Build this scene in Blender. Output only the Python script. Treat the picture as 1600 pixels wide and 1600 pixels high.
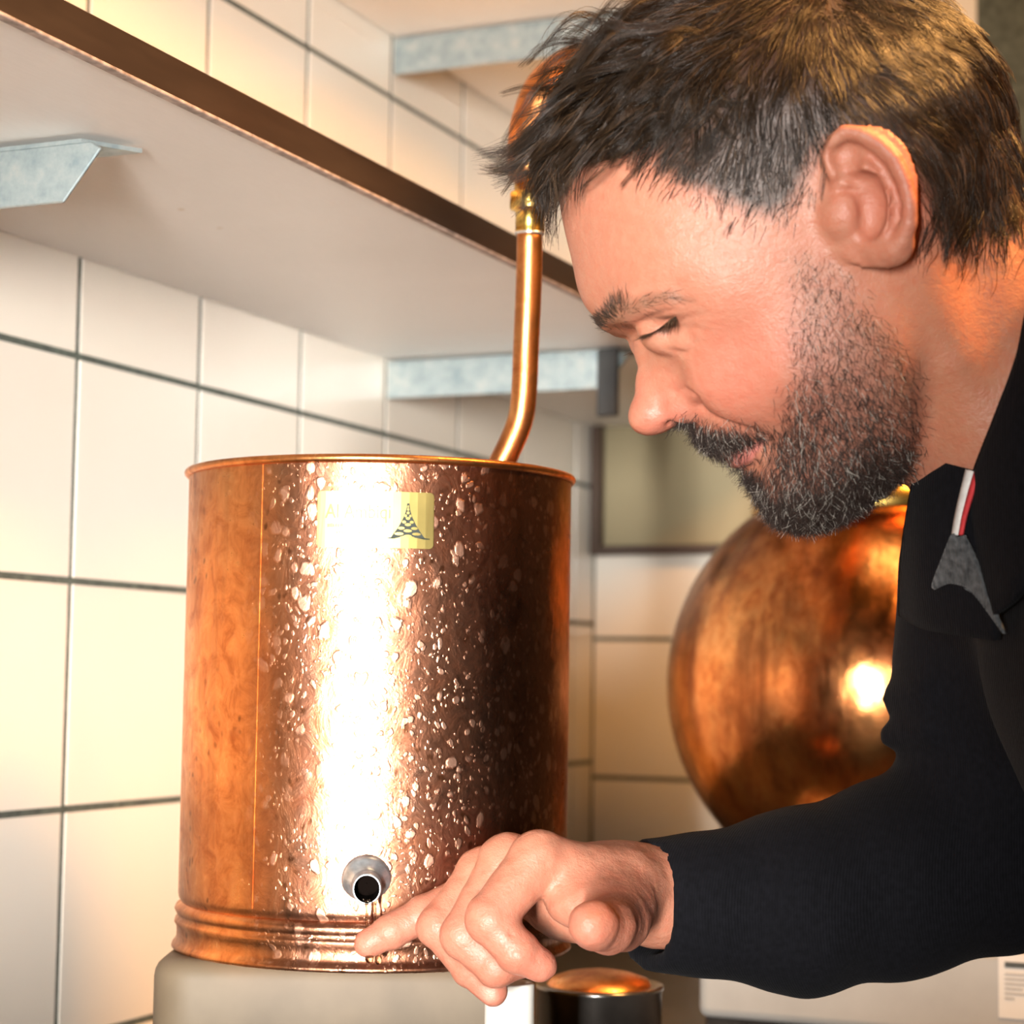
import bpy, bmesh, math, random
import numpy as np
from mathutils import Vector, Matrix
from mathutils.bvhtree import BVHTree

# ------------------------------------------------------------------ camera
for o in list(bpy.data.objects): bpy.data.objects.remove(o, do_unlink=True)
scene = bpy.context.scene
COL = scene.collection
F = 3150.0                                   # focal length in pixels of the 1600 frame
CAM = Vector((0.0, 0.0, 1.17))
_yaw, _pit, _rol = math.radians(23.5), math.radians(4.7), 0.014
_fw = Vector((-math.sin(_yaw)*math.cos(_pit), math.cos(_yaw)*math.cos(_pit), math.sin(_pit)))
_r0 = Vector((math.cos(_yaw), math.sin(_yaw), 0)); _u0 = _r0.cross(_fw)
RT = _r0*math.cos(_rol) + _u0*math.sin(_rol)
UP = -_r0*math.sin(_rol) + _u0*math.cos(_rol)
FW = _fw
CAMROT = Matrix((RT, UP, -FW)).transposed()
cam = bpy.data.cameras.new('camera'); camo = bpy.data.objects.new('camera', cam); COL.objects.link(camo)
camo.matrix_world = Matrix.Translation(CAM) @ CAMROT.to_4x4()
cam.sensor_width = 36.0; cam.lens = F/1600*36
cam.clip_start = .02; cam.clip_end = 50
cam.dof.use_dof = True; cam.dof.focus_distance = .92; cam.dof.aperture_fstop = 10.0
scene.camera = camo

def P(px, py, Z):
    """pixel + depth along the optical axis -> world point"""
    return CAM + (FW + RT*((px-800)/F) + UP*((800-py)/F))*Z
def on_plane(px, py, axis, val):
    d = FW + RT*((px-800)/F) + UP*((800-py)/F)
    return CAM + d*((val-CAM[axis])/d[axis])

# ------------------------------------------------------------------ light
w = bpy.data.worlds.new('world'); scene.world = w; w.use_nodes = True
w.node_tree.nodes['Background'].inputs[0].default_value = (1.0, .74, .47, 1)
w.node_tree.nodes['Background'].inputs[1].default_value = .05
def area(name, loc, target, size, power, col, sy=None):
    l = bpy.data.lights.new(name, 'AREA'); l.energy = power; l.color = col
    l.shape = 'RECTANGLE'; l.size = size; l.size_y = sy or size
    o = bpy.data.objects.new(name, l); COL.objects.link(o); o.location = loc
    o.rotation_euler = (Vector(target)-Vector(loc)).to_track_quat('-Z', 'Y').to_euler()
    return o
fl = area('flash', CAM + RT*-.27 + UP*.0 + FW*-.65, P(430, 900, 1.0), .075, 6.2, (1.0, .965, .91), .85)
fl.data.spread = math.radians(31)
area('tungsten_lamp', P(3100, -2300, .76), P(1500, 400, .88), .22, 24, (1.0, .47, .13))
area('ceiling_lamp', (-.05, 1.0, 2.36), (-.15, 1.3, .9), .5, 2.5, (1.0, .70, .40))
scene.view_settings.view_transform = 'Standard'; scene.view_settings.look = 'None'
scene.view_settings.gamma = 1; scene.view_settings.use_curve_mapping = False
scene.view_settings.exposure = 0.0

# ------------------------------------------------------------------ helpers
rnd = random.Random(7)
def tag(o, label=None, cat=None, group=None, kind=None):
    if label: o['label'] = label
    if cat: o['category'] = cat
    if group: o['group'] = group
    if kind: o['kind'] = kind
    return o
def empty(name, loc):
    o = bpy.data.objects.new(name, None); COL.objects.link(o); o.location = loc; o.empty_display_size = .02
    return o
def link(name, me, mat=None, parent=None, smooth=True):
    o = bpy.data.objects.new(name, me); COL.objects.link(o)
    if mat is not None and len(me.materials) == 0: me.materials.append(mat)
    if smooth: me.polygons.foreach_set('use_smooth', [True]*len(me.polygons))
    if parent is not None:
        o.parent = parent; o.matrix_parent_inverse = Matrix.Translation(parent.location).inverted()
    return o
def mesh_np(name, V, faces):
    me = bpy.data.meshes.new(name); me.from_pydata([tuple(v) for v in V], [], faces); me.update(); return me
def bm_obj(name, bm, mat, parent=None, smooth=True):
    me = bpy.data.meshes.new(name); bm.normal_update(); bm.to_mesh(me); bm.free()
    return link(name, me, mat, parent, smooth)
def box_bm(x0, x1, y0, y1, z0, z1, bev=0, seg=1):
    bm = bmesh.new(); bmesh.ops.create_cube(bm, size=1)
    for v in bm.verts: v.co = Vector(((x0+x1)/2+v.co.x*(x1-x0), (y0+y1)/2+v.co.y*(y1-y0), (z0+z1)/2+v.co.z*(z1-z0)))
    if bev: bmesh.ops.bevel(bm, geom=bm.edges[:], offset=bev, segments=seg, affect='EDGES', profile=.5)
    return bm
def lathe_bm(prof, n=96, cx=0, cy=0, close=False):
    bm = bmesh.new(); rings = []
    for r, z in prof:
        if r < 1e-6: rings.append([bm.verts.new((cx, cy, z))]*n)
        else: rings.append([bm.verts.new((cx+r*math.cos(2*math.pi*i/n), cy+r*math.sin(2*math.pi*i/n), z)) for i in range(n)])
    prs = list(zip(rings, rings[1:])) + ([(rings[-1], rings[0])] if close else [])
    for a, b in prs:
        for i in range(n):
            j = (i+1) % n
            vs = []
            for v in (a[i], a[j], b[j], b[i]):
                if v not in vs: vs.append(v)
            if len(vs) > 2: bm.faces.new(vs)
    bmesh.ops.recalc_face_normals(bm, faces=bm.faces[:])
    return bm
def smooth_path(pts, n=12):
    """Catmull-Rom through points (numpy rows)"""
    p = np.array([list(q) for q in pts], float)
    p = np.vstack([2*p[0]-p[1], p, 2*p[-1]-p[-2]]); out = []
    for i in range(1, len(p)-2):
        for k in range(n):
            t = k/n
            out.append(.5*((2*p[i]) + (-p[i-1]+p[i+1])*t + (2*p[i-1]-5*p[i]+4*p[i+1]-p[i+2])*t*t + (-p[i-1]+3*p[i]-3*p[i+1]+p[i+2])*t**3))
    out.append(p[-2]); return np.array(out)
def tube_bm(pts, rad, n=16, cap=True, bm=None):
    bm = bm or bmesh.new(); pts = [Vector(p) for p in pts]
    rads = rad if hasattr(rad, '__len__') else [rad]*len(pts)
    t0 = (pts[1]-pts[0]).normalized(); a = t0.orthogonal().normalized(); rings = []
    for i, p in enumerate(pts):
        t = (pts[min(i+1, len(pts)-1)]-pts[max(i-1, 0)]).normalized()
        a = (a - t*a.dot(t)).normalized(); b = t.cross(a)
        rings.append([bm.verts.new(p + (a*math.cos(2*math.pi*k/n)+b*math.sin(2*math.pi*k/n))*rads[i]) for k in range(n)])
    for q, s in zip(rings, rings[1:]):
        for k in range(n): bm.faces.new((q[k], q[(k+1) % n], s[(k+1) % n], s[k]))
    if cap: bm.faces.new(rings[0][::-1]); bm.faces.new(rings[-1])
    return bm

# ------------------------------------------------------------------ materials
class NT:
    def __init__(s, name):
        s.m = bpy.data.materials.new(name); s.m.use_nodes = True; s.t = s.m.node_tree
        s.b = s.t.nodes['Principled BSDF']; s.co = None
    def n(s, typ, **kw):
        nd = s.t.nodes.new(typ)
        for k, v in kw.items():
            if k[0] == '_': setattr(nd, k[1:], v)
            else:
                key = k.replace('_', ' ')
                for cand in (k, key, key.title()):
                    if cand in nd.inputs: s.set(nd.inputs[cand], v); break
        return nd
    def set(s, sock, v):
        if isinstance(v, bpy.types.NodeSocket): s.t.links.new(v, sock)
        else:
            if isinstance(v, tuple) and len(v) == 3 and sock.type == 'RGBA': v = v+(1,)
            sock.default_value = v
    def P(s, **kw):
        for k, v in kw.items(): s.set(s.b.inputs[k.replace('_', ' ')], v)
        return s
    def coord(s):
        if s.co is None: s.co = s.t.nodes.new('ShaderNodeNewGeometry').outputs['Position']
        return s.co
    def noise(s, scale, detail=4, rough=.5, vec=None, dist=0.):
        return s.n('ShaderNodeTexNoise', Vector=vec or s.coord(), Scale=float(scale), Detail=float(detail), Roughness=rough, Distortion=dist).outputs['Fac']
    def vor(s, scale, feature='F1', vec=None, rand=1., out='Distance'):
        return s.n('ShaderNodeTexVoronoi', _feature=feature, Vector=vec or s.coord(), Scale=float(scale), Randomness=rand).outputs[out]
    def ramp(s, fac, stops, interp='LINEAR'):
        r = s.t.nodes.new('ShaderNodeValToRGB'); r.color_ramp.interpolation = interp
        el = r.color_ramp.elements
        while len(el) < len(stops): el.new(.5)
        for e, (p, c) in zip(el, stops):
            e.position = p; e.color = (c, c, c, 1) if isinstance(c, (int, float)) else tuple(c)+(1,)
        s.t.links.new(fac, r.inputs[0]); return r.outputs[0]
    def mix(s, fac, a, b, blend='MIX'):
        m = s.t.nodes.new('ShaderNodeMix'); m.data_type = 'RGBA'; m.blend_type = blend
        s.set(m.inputs[0], fac); s.set(m.inputs[6], a); s.set(m.inputs[7], b); return m.outputs[2]
    def math(s, op, a, b=0., clamp=False):
        m = s.t.nodes.new('ShaderNodeMath'); m.operation = op; m.use_clamp = clamp
        s.set(m.inputs[0], a); s.set(m.inputs[1], b); return m.outputs[0]
    def mapping(s, scale, vec=None):
        return s.n('ShaderNodeMapping', Vector=vec or s.coord(), Scale=scale).outputs[0]
    def bump(s, h, strength=.3, dist=.001):
        b = s.n('ShaderNodeBump', Height=h, Strength=strength, Distance=dist); s.t.links.new(b.outputs[0], s.b.inputs['Normal']); return s
def simple(name, col, rough=.5, metal=0., var=.12, scale=40, bump=0., **kw):
    m = NT(name); nz = m.noise(scale, 5)
    c2 = tuple(max(0, c*(1-var)) for c in col); c3 = tuple(min(1, c*(1+var)) for c in col)
    m.P(Base_Color=m.ramp(nz, [(.3, c2), (.7, c3)]), Roughness=rough, Metallic=metal, **kw)
    if bump: m.bump(nz, bump)
    return m.m
MAT = {}
def mk_tile():
    m = NT('glazed_tile'); nz = m.noise(6, 3); fine = m.noise(90, 3)
    oi = m.t.nodes.new('ShaderNodeObjectInfo').outputs['Random']
    c = m.mix(nz, (.78, .73, .64), (.86, .81, .73)); c = m.mix(m.math('MULTIPLY', oi, .25), c, (.70, .65, .56))
    m.P(Base_Color=c, Roughness=.24, Specular_IOR_Level=.45)
    m.bump(m.noise(9, 1), .06, .002); return m.m
MAT['tile'] = mk_tile()
MAT['grout'] = simple('grout', (.085, .10, .085), .9, var=.35, scale=120, bump=.3)
MAT['plaster'] = simple('plaster', (.55, .50, .42), .85, scale=12)
MAT['dark_wall'] = simple('dark_wall', (.10, .105, .085), .8, scale=8)
MAT['floor'] = simple('floor', (.16, .13, .10), .5, scale=9)
def mk_shelf():
    m = NT('shelf_laminate'); st = m.noise(60, 5, .6, m.mapping((8, 1, 8))); big = m.noise(5, 4)
    sp = m.vor(13); spm = m.ramp(sp, [(.015, 1.), (.035, 0.)])
    c = m.mix(st, (.78, .75, .71), (.86, .83, .79)); c = m.mix(m.ramp(big, [(.45, 0.), (.75, .35)]), c, (.66, .63, .58))
    c = m.mix(m.math('MULTIPLY', spm, .6), c, (.50, .33, .14))
    m.P(Base_Color=c, Roughness=.42, Specular_IOR_Level=.4); m.bump(st, .1, .001); return m.m
MAT['shelf'] = mk_shelf()
def mk_edge():
    m = NT('brown_metal_edge'); st = m.noise(40, 4, .6, m.mapping((1, .15, 1)))
    m.P(Base_Color=m.ramp(st, [(.3, (.022, .013, .009)), (.7, (.05, .031, .020))]), Roughness=.38, Metallic=.25, Specular_IOR_Level=.5); return m.m
MAT['edge'] = mk_edge()
MAT['lip'] = simple('shelf_lip', (.33, .25, .21), .5, var=.5, scale=160, bump=.4)
def mk_galv():
    m = NT('galvanised_steel'); nz = m.noise(70, 6, .7); v = m.vor(90, out='Color')
    c = m.ramp(nz, [(.3, (.20, .26, .28)), (.55, (.36, .42, .43)), (.75, (.52, .54, .51))])
    m.P(Base_Color=c, Metallic=.75, Roughness=m.ramp(nz, [(.3, .55), (.7, .38)])); m.bump(m.noise(220, 4), .25, .0006); return m.m
MAT['galv'] = mk_galv()
MAT['black_metal'] = simple('black_metal', (.012, .012, .012), .6)
MAT['wood_frame'] = simple('dark_wood_frame', (.045, .022, .010), .5, scale=30)
MAT['board'] = simple('tan_board', (.27, .225, .13), .65, var=.10, scale=5)
MAT['counter'] = simple('dark_counter', (.022, .018, .015), .35, scale=60)
MAT['stone'] = simple('taupe_stone', (.125, .094, .060), .62, var=.16, scale=28, bump=.15)
MAT['white_enamel'] = simple('white_enamel', (.36, .36, .345), .35, var=.05)
MAT['black_plastic'] = simple('black_plastic', (.02, .02, .02), .4)
MAT['cup'] = simple('white_ceramic', (.84, .82, .76), .25, var=.04)

def copper_mat(name, dots=True, patina=.5, rough=.27, seed=0.):
    """worn copper: mottled tarnish, vertical streaks and, on the vessel, dried water spots"""
    m = NT(name)
    mp = m.n('ShaderNodeMapping', Vector=m.coord(), Location=(seed, seed*.7, 0), Scale=(1, 1, .75)).outputs[0]
    big = m.noise(13, 6, .65, mp, .4); mid = m.noise(80, 6, .7, mp, .8); strk = m.noise(26, 5, .65, m.n('ShaderNodeMapping', Vector=mp, Scale=(1.6, 1.6, .10)).outputs[0])
    base = m.ramp(mid, [(.30, (.50, .15, .04)), (.5, (.78, .31, .10)), (.72, (.93, .45, .17))])
    if dots:
        dp = m.t.nodes.new('ShaderNodeVectorMath'); dp.operation = 'DOT_PRODUCT'
        m.t.links.new(m.coord(), dp.inputs[0]); dp.inputs[1].default_value = tuple(RT)
        seam = P(420, 1000, 1.0).dot(RT); spotted = m.ramp(m.math('MULTIPLY', m.math('SUBTRACT', dp.outputs['Value'], seam-.012), 16.), [(.0, .06), (.5, 1.)])
        pink = m.ramp(mid, [(.30, (.24, .085, .045)), (.5, (.42, .185, .11)), (.72, (.60, .31, .205))])
        base = m.mix(spotted, base, pink)
    base = m.mix(m.ramp(big, [(.42, 0.), (.68, .72*patina)]), base, (.17, .056, .024))
    base = m.mix(m.ramp(strk, [(.50, 0.), (.66, .7*patina)]), base, (.25, .085, .03))
    rg = m.ramp(mid, [(.3, rough+.16), (.7, rough)])
    hgt = mid
    if dots:
        nv = m.n('ShaderNodeTexNoise', Vector=mp, Scale=75., Detail=4.)
        vm = m.t.nodes.new('ShaderNodeVectorMath'); vm.operation = 'MULTIPLY_ADD'
        m.t.links.new(nv.outputs['Color'], vm.inputs[0]); vm.inputs[1].default_value = (.010,)*3; m.t.links.new(mp, vm.inputs[2])
        p2 = vm.outputs[0]
        # sheet left of the lap seam is smoother: fewer spots, more pitting
        # ragged streaky brown tarnish away from the wall, also painting in the jersey's reflection
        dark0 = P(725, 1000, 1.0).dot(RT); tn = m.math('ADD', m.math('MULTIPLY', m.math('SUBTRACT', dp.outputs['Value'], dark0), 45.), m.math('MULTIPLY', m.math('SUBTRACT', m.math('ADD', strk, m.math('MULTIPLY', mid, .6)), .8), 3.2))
        tarn_reflection = m.ramp(tn, [(.0, 0.), (.6, 1.)])
        def discs(sc, lo, hi, thr):
            d = m.vor(sc, vec=p2); c = m.n('ShaderNodeSeparateColor', Color=m.vor(sc, vec=p2, out='Color')).outputs
            rad = m.math('MULTIPLY', c[1], .20); k = m.ramp(c[0], [(thr, 0.), (thr+.04, 1.)])
            e = m.math('SUBTRACT', m.math('ADD', rad, hi), d)
            return m.math('MULTIPLY', m.ramp(m.math('MULTIPLY', e, 6.), [(.1, 0.), (.75, 1.)]), k), d, k
        a1, d1, k1 = discs(125, .1, .25, .45); a2, d2, k2 = discs(215, .1, .22, .3); a3, d3, k3 = discs(380, .1, .2, .3)
        dens = m.ramp(m.noise(16, 4, .6, mp), [(.30, .15), (.46, 1.)])
        dm = m.math('MAXIMUM', a1, m.math('MAXIMUM', m.math('MULTIPLY', a2, .85), m.math('MULTIPLY', a3, .6)))
        dm = m.math('MULTIPLY', m.math('MULTIPLY', dm, dens), spotted)
        base = m.mix(m.math('MULTIPLY', tarn_reflection, m.ramp(mid, [(.35, .75), (.7, .30)])), base, (.12, .048, .024))
        dm = m.math('MULTIPLY', dm, m.math('SUBTRACT', 1.0, m.math('MULTIPLY', tarn_reflection, .72)))
        base = m.mix(m.math('MULTIPLY', dm, .72), base, (.78, .46, .33))
        ring = m.math('MULTIPLY', m.ramp(d1, [(.36, 0.), (.46, .8), (.60, 0.)]), m.math('MULTIPLY', dens, spotted))
        base = m.mix(m.math('MULTIPLY', ring, .45), base, (.16, .055, .025))
        pit = m.ramp(m.vor(150, vec=p2), [(.12, 1.), (.26, 0.)])
        spk = m.ramp(m.noise(22, 3, .5, mp), [(.48, 0.), (.58, 1.)])
        base = m.mix(m.math('MULTIPLY', m.math('MULTIPLY', pit, spk), .75), base, (.12, .04, .014))
        m.P(Roughness=m.mix(dm, rg, (rough+.18,)*3)); hgt = m.math('ADD', mid, m.math('MULTIPLY', dm, .6))
    else: m.P(Roughness=rg)
    m.P(Base_Color=base, Metallic=1.0); m.bump(hgt, .45 if dots else .30, .0010 if dots else .0008); return m.m
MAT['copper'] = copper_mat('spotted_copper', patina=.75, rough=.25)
MAT['copper_rim'] = copper_mat('worn_copper', False, patina=.6, rough=.25)
MAT['copper_pipe'] = copper_mat('bright_copper', False, patina=.8, rough=.28, seed=3.)
MAT['copper_pot'] = copper_mat('polished_copper', False, patina=1.35, rough=.11, seed=5.)
MAT['brass'] = simple('brass', (.80, .52, .13), .24, 1., var=.12, scale=60)
MAT['brass_plate'] = simple('brass_plate', (.62, .49, .17), .33, 1., var=.10, scale=70)
MAT['ink'] = simple('emblem_enamel', (.012, .018, .014), .35)
MAT['engrave'] = simple('engraved_line', (.22, .17, .055), .5, .7)
MAT['tin'] = simple('tinned_metal', (.66, .69, .72), .30, .9, var=.3, scale=200, bump=.2)
MAT['bore_shade'] = simple('painted_bore_shade', (.003, .0015, .001), .9, 0., Specular_IOR_Level=.05)
MAT['steel'] = simple('dark_polished_steel', (.16, .15, .14), .22, .9, var=.5, scale=30)
MAT['paper'] = simple('label_paper', (.66, .65, .62), .6, var=.03)
MAT['print'] = simple('label_print', (.05, .055, .05), .6)
MAT['print_grey'] = simple('label_small_print', (.36, .35, .33), .6)
def mk_liquid():
    m = NT('amber_liquid'); m.P(Base_Color=(.98, .86, .66), Roughness=.02, Transmission_Weight=1.0, IOR=1.36); return m.m
MAT['liquid'] = mk_liquid()
# ------------------------------------------------------------------ room
WX, BY, TP = -.788, 2.035, .148              # left wall plane, back wall plane, tile pitch
J = .0046                                    # joint width
def struct(o): o['kind'] = 'structure'; return o
def wall(name, label, origin, udir, ndir, u0, u1, zj, uj, mat_rest):
    """backing slab with dark grout and separate glazed tiles standing proud"""
    o = Vector(origin); u = Vector(udir); n = Vector(ndir)
    def P3(a, z, d): return o + u*a + n*d + Vector((0, 0, z-o.z))
    bm = bmesh.new()
    vs = [bm.verts.new(P3(a, z, d)) for d in (-.0002, -.06) for a, z in ((u0[0], 0), (u0[1], 0), (u0[1], 2.45), (u0[0], 2.45))]
    for f in ((0, 1, 2, 3), (7, 6, 5, 4), (0, 4, 5, 1), (1, 5, 6, 2), (2, 6, 7, 3), (3, 7, 4, 0)): bm.faces.new([vs[i] for i in f])
    bmesh.ops.recalc_face_normals(bm, faces=bm.faces[:])
    wobj = struct(bm_obj(name, bm, MAT['grout'], smooth=False)); wobj['label'] = label
    # one shared tile mesh: bevelled plate
    tb = box_bm(-(TP-J)/2, (TP-J)/2, -.004, .0006, -(TP-J)/2, (TP-J)/2, .0004, 1)
    R = Matrix((u, n, (0, 0, 1))).transposed()
    for v in tb.verts: v.co = R @ v.co
    bmesh.ops.recalc_face_normals(tb, faces=tb.faces[:])
    me = bpy.data.meshes.new('tile'); tb.to_mesh(me); tb.free(); me.materials.append(MAT['tile'])
    k0 = math.floor((u1[0]-uj)/TP); k1 = math.ceil((u1[1]-uj)/TP)
    for k in range(k0, k1):
        a = uj + (k+.5)*TP
        if a-TP/2 < u0[0]-.002 or a-TP/2 > u1[1]-.01: continue
        cut = min(1.0, (u1[1]-(a-TP/2))/TP)              # the last column is cut at the corner
        a = a-TP/2+TP*cut/2
        for r in range(-3, 6):
            z = zj + (r+.5)*TP
            t = bpy.data.objects.new('tile', me); COL.objects.link(t)
            t.location = P3(a, z, rnd.uniform(-.0002, .0002))
            t.rotation_euler = (rnd.uniform(-.002, .002), rnd.uniform(-.002, .002), rnd.uniform(-.002, .002))
            t.parent = wobj
            if cut < 1: t.scale = tuple(cut if abs(c) > .5 else 1. for c in u)
    # plain continuation of the wall beyond the view
    return wobj
wl = wall('wall_left', 'cream glazed tile wall with dark joints on the left', (WX, 0, 0), (0, 1, 0), (1, 0, 0), (-.10, BY+.06), (.45, BY), 1.081, 1.091, None)
wb = wall('wall_back', 'tan lit glazed tile wall behind the pot still', (0, BY, 0), (1, 0, 0), (0, -1, 0), (WX, 1.9), (WX, -.372), 1.065, WX, None)
# last partial column of the left wall up to the corner
# floor, ceiling, far side wall
struct(bm_obj('floor', box_bm(WX-.06, 1.9, -.6, BY+.06, -.05, 0), MAT['floor'], smooth=False))
struct(bm_obj('ceiling', box_bm(WX-.06, 1.9, -.1, BY+.06, 2.45, 2.5), MAT['plaster'], smooth=False))
struct(bm_obj('wall_right', box_bm(1.9, 1.96, -.1, BY+.06, 0, 2.45), MAT['dark_wall'], smooth=False))

# ---- shelves on the left wall
def shelf(z, label, first):
    e = empty('wall_shelf', (WX, 1.2, z)); tag(e, label, 'shelf', 'white shelves on the tiled wall')
    y0, y1, xf = .30, BY-.004, -.521
    bm_obj('board', box_bm(WX+.003, xf-.004, y0, y1, z, z+.017), MAT['shelf'], e, False)
    bm_obj('edge_strip', box_bm(xf-.004, xf, y0, y1, z-.0005, z+.0185, .0006), MAT['edge'], e, False)
    bm_obj('edge_lip', box_bm(xf-.0042, xf+.0012, y0, y1, z-.0024, z-.0006, .0004), MAT['lip'], e, False)
    return e
Z1, Z2 = 1.442, 1.726
shelf(Z1, 'lower white wall shelf with a dark brown front edge above the copper vessel', True)
shelf(Z2, 'upper wall shelf whose pale underside shows at the top edge', False)
def bracket(y, z, label, tip=.228, clamp=False):
    """galvanised angle: flange against the shelf, web hanging below with a cut-off nose"""
    e = empty('shelf_bracket', (WX, y, z)); tag(e, label, 'bracket', 'galvanised brackets under the shelves')
    x0, x1, t, hgt = WX+.003, WX+tip, .0022, .030
    bm = box_bm(x0, x1+.002, y-.004, y+.024, z-t-.0026, z-.0026)
    # flange nose cut to a point
    for v in bm.verts:
        if v.co.x > x1 and v.co.y < y: v.co.x -= .018
    bm_obj('flange', bm, MAT['galv'], e, False)
    bm = bmesh.new(); zt = z-t-.0024
    out = [(x0, zt), (x1-.010, zt), (x1-.004, zt-.004), (x1-.026, zt-hgt), (x0, zt-hgt)]
    a = [bm.verts.new((x, y-.004, zz)) for x, zz in out]; b = [bm.verts.new((x, y-.004+t, zz)) for x, zz in out]
    bm.faces.new(a); bm.faces.new(b[::-1])
    for i in range(len(out)): bm.faces.new((a[i], b[i], b[(i+1) % 5], a[(i+1) % 5]))
    bmesh.ops.recalc_face_normals(bm, faces=bm.faces[:]); bmesh.ops.bevel(bm, geom=bm.edges[:], offset=.0006, segments=1, affect='EDGES')
    bm_obj('web', bm, MAT['galv'], e, False)
    if clamp:
        bm_obj('clamp', box_bm(x1-.030, x1-.012, y-.010, y-.0045, z-.058, z-.002, .001), MAT['black_metal'], e, False)  # dark upright plate across the bracket end
    return e
b1 = on_plane(165, 208, 2, Z1)
bracket(b1.y, Z1, 'scratched galvanised bracket under the lower shelf at the left edge', tip=b1.x-WX+.004)
b2 = on_plane(604, 575, 0, WX)
bracket(b2.y, Z1, 'pale galvanised bracket under the lower shelf behind the copper pipe', clamp=True)
bracket(b2.y, Z2, 'pale galvanised bracket under the upper shelf at the top', tip=.236)

# ---- framed board on the back wall
fx0 = on_plane(934, 800, 1, BY).x; fz0 = on_plane(1000, 868, 1, BY).z
e = empty('framed_board', (fx0+.15, BY-.01, fz0)); tag(e, 'tan board in a dark wooden frame hanging in the wall corner', 'board')
fw, fx1, fz1 = .012, fx0+.34, fz0+.225
bm_obj('panel', box_bm(fx0+fw*.6, fx1-fw*.6, BY-.012, BY-.006, fz0+fw*.6, fz1-fw*.6), MAT['board'], e, False)
for nm, b in (('frame_side', (fx0, fx0+fw, fz0, fz1)), ('frame_side', (fx1-fw, fx1, fz0, fz1)), ('frame_rail', (fx0+fw, fx1-fw, fz0, fz0+fw*.8)), ('frame_rail', (fx0+fw, fx1-fw, fz1-fw, fz1))):
    bm_obj(nm, box_bm(b[0], b[1], BY-.024, BY-.004, b[2], b[3], .001), MAT['wood_frame'], e, False)

# ---- worktop (L-shaped) on a plain cabinet body
CT = .925
e = empty('worktop', (-.45, 1.2, 0)); tag(e, 'dark worktop running along the tiled walls below the copper vessels', 'counter')
bm_obj('top', box_bm(WX+.003, -.16, .2, BY-.003, CT-.035, CT, .003, 2), MAT['counter'], e, False)
bm_obj('top', box_bm(-.157, .66, 1.28, BY-.003, CT-.035, CT, .003, 2), MAT['counter'], e, False)
bm_obj('cabinet_body', box_bm(WX+.003, -.20, .2, BY-.003, 0, CT-.036), MAT['plaster'], e, False)
bm_obj('cabinet_body', box_bm(-.197, .64, 1.34, BY-.003, 0, CT-.036), MAT['plaster'], e, False)

# ------------------------------------------------------------------ condenser
ZC = 1.07
cc = P(590, 1060, ZC); CX, CY = cc.x, cc.y; RC = .1015
def cyl_pt(px, py):
    """pixel -> point on the vessel's front surface"""
    d = FW + RT*((px-800)/F) + UP*((800-py)/F)
    a = d.x**2+d.y**2; ox, oy = CAM.x-CX, CAM.y-CY
    b = 2*(d.x*ox+d.y*oy); c = ox*ox+oy*oy-RC*RC
    disc = max(b*b-4*a*c, 0); return CAM + d*((-b-math.sqrt(disc))/(2*a))
zt = cyl_pt(585, 716).z; zb = cyl_pt(585, 1521).z; zband = cyl_pt(575, 1441).z
cond = empty('copper_condenser', (CX, CY, zb)); tag(cond, 'cylindrical spotted copper condenser vessel standing on the taupe block', 'still')
prof = [(RC-.0012, zt), (RC, zt-.001), (RC, zt-.0025), (RC, zt-.0045)] + [(RC, zt-.0045+(zband+.010-zt+.0045)*k/20) for k in range(1, 20)] + [(RC, zband+.010), (RC, zband+.007), (RC, zband+.004), (RC-.0004, zband+.002), (RC-.0016, zband), (RC-.0016, zband-.001)]
prof2 = [(RC-.0016, zband-.0002), (RC+.0008, zband-.002), (RC+.0016, zband-.004), (RC+.0006, zband-.006), (RC-.0002, zband-.0075), (RC+.0012, zband-.009), (RC+.0016, zband-.0105), (RC+.0004, zband-.0125), (RC+.0002, zb+.006), (RC+.0010, zb+.004), (RC+.0024, zb+.0025), (RC+.0028, zb+.001), (RC+.0018, zb+.0002), (0, zb+.0002)]
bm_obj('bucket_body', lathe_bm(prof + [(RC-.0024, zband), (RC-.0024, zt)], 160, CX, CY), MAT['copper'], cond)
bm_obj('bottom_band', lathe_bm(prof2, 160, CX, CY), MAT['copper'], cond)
rimp = [(RC+.0004+.0021*math.cos(t), zt+.0021*math.sin(t)) for t in [2*math.pi*i/12 for i in range(12)]]
bm_obj('rim', lathe_bm(rimp, 160, CX, CY, True), MAT['copper_rim'], cond)
# water level inside
water = NT('cooling_water'); water.P(Base_Color=(.35, .30, .22), Roughness=.03, Transmission_Weight=.8, IOR=1.33)
bm_obj('cooling_water', lathe_bm([(0, zt-.02), (RC-.003, zt-.02), (RC-.003, zt-.03), (0, zt-.03)], 64, CX, CY), water.m, cond)
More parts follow.
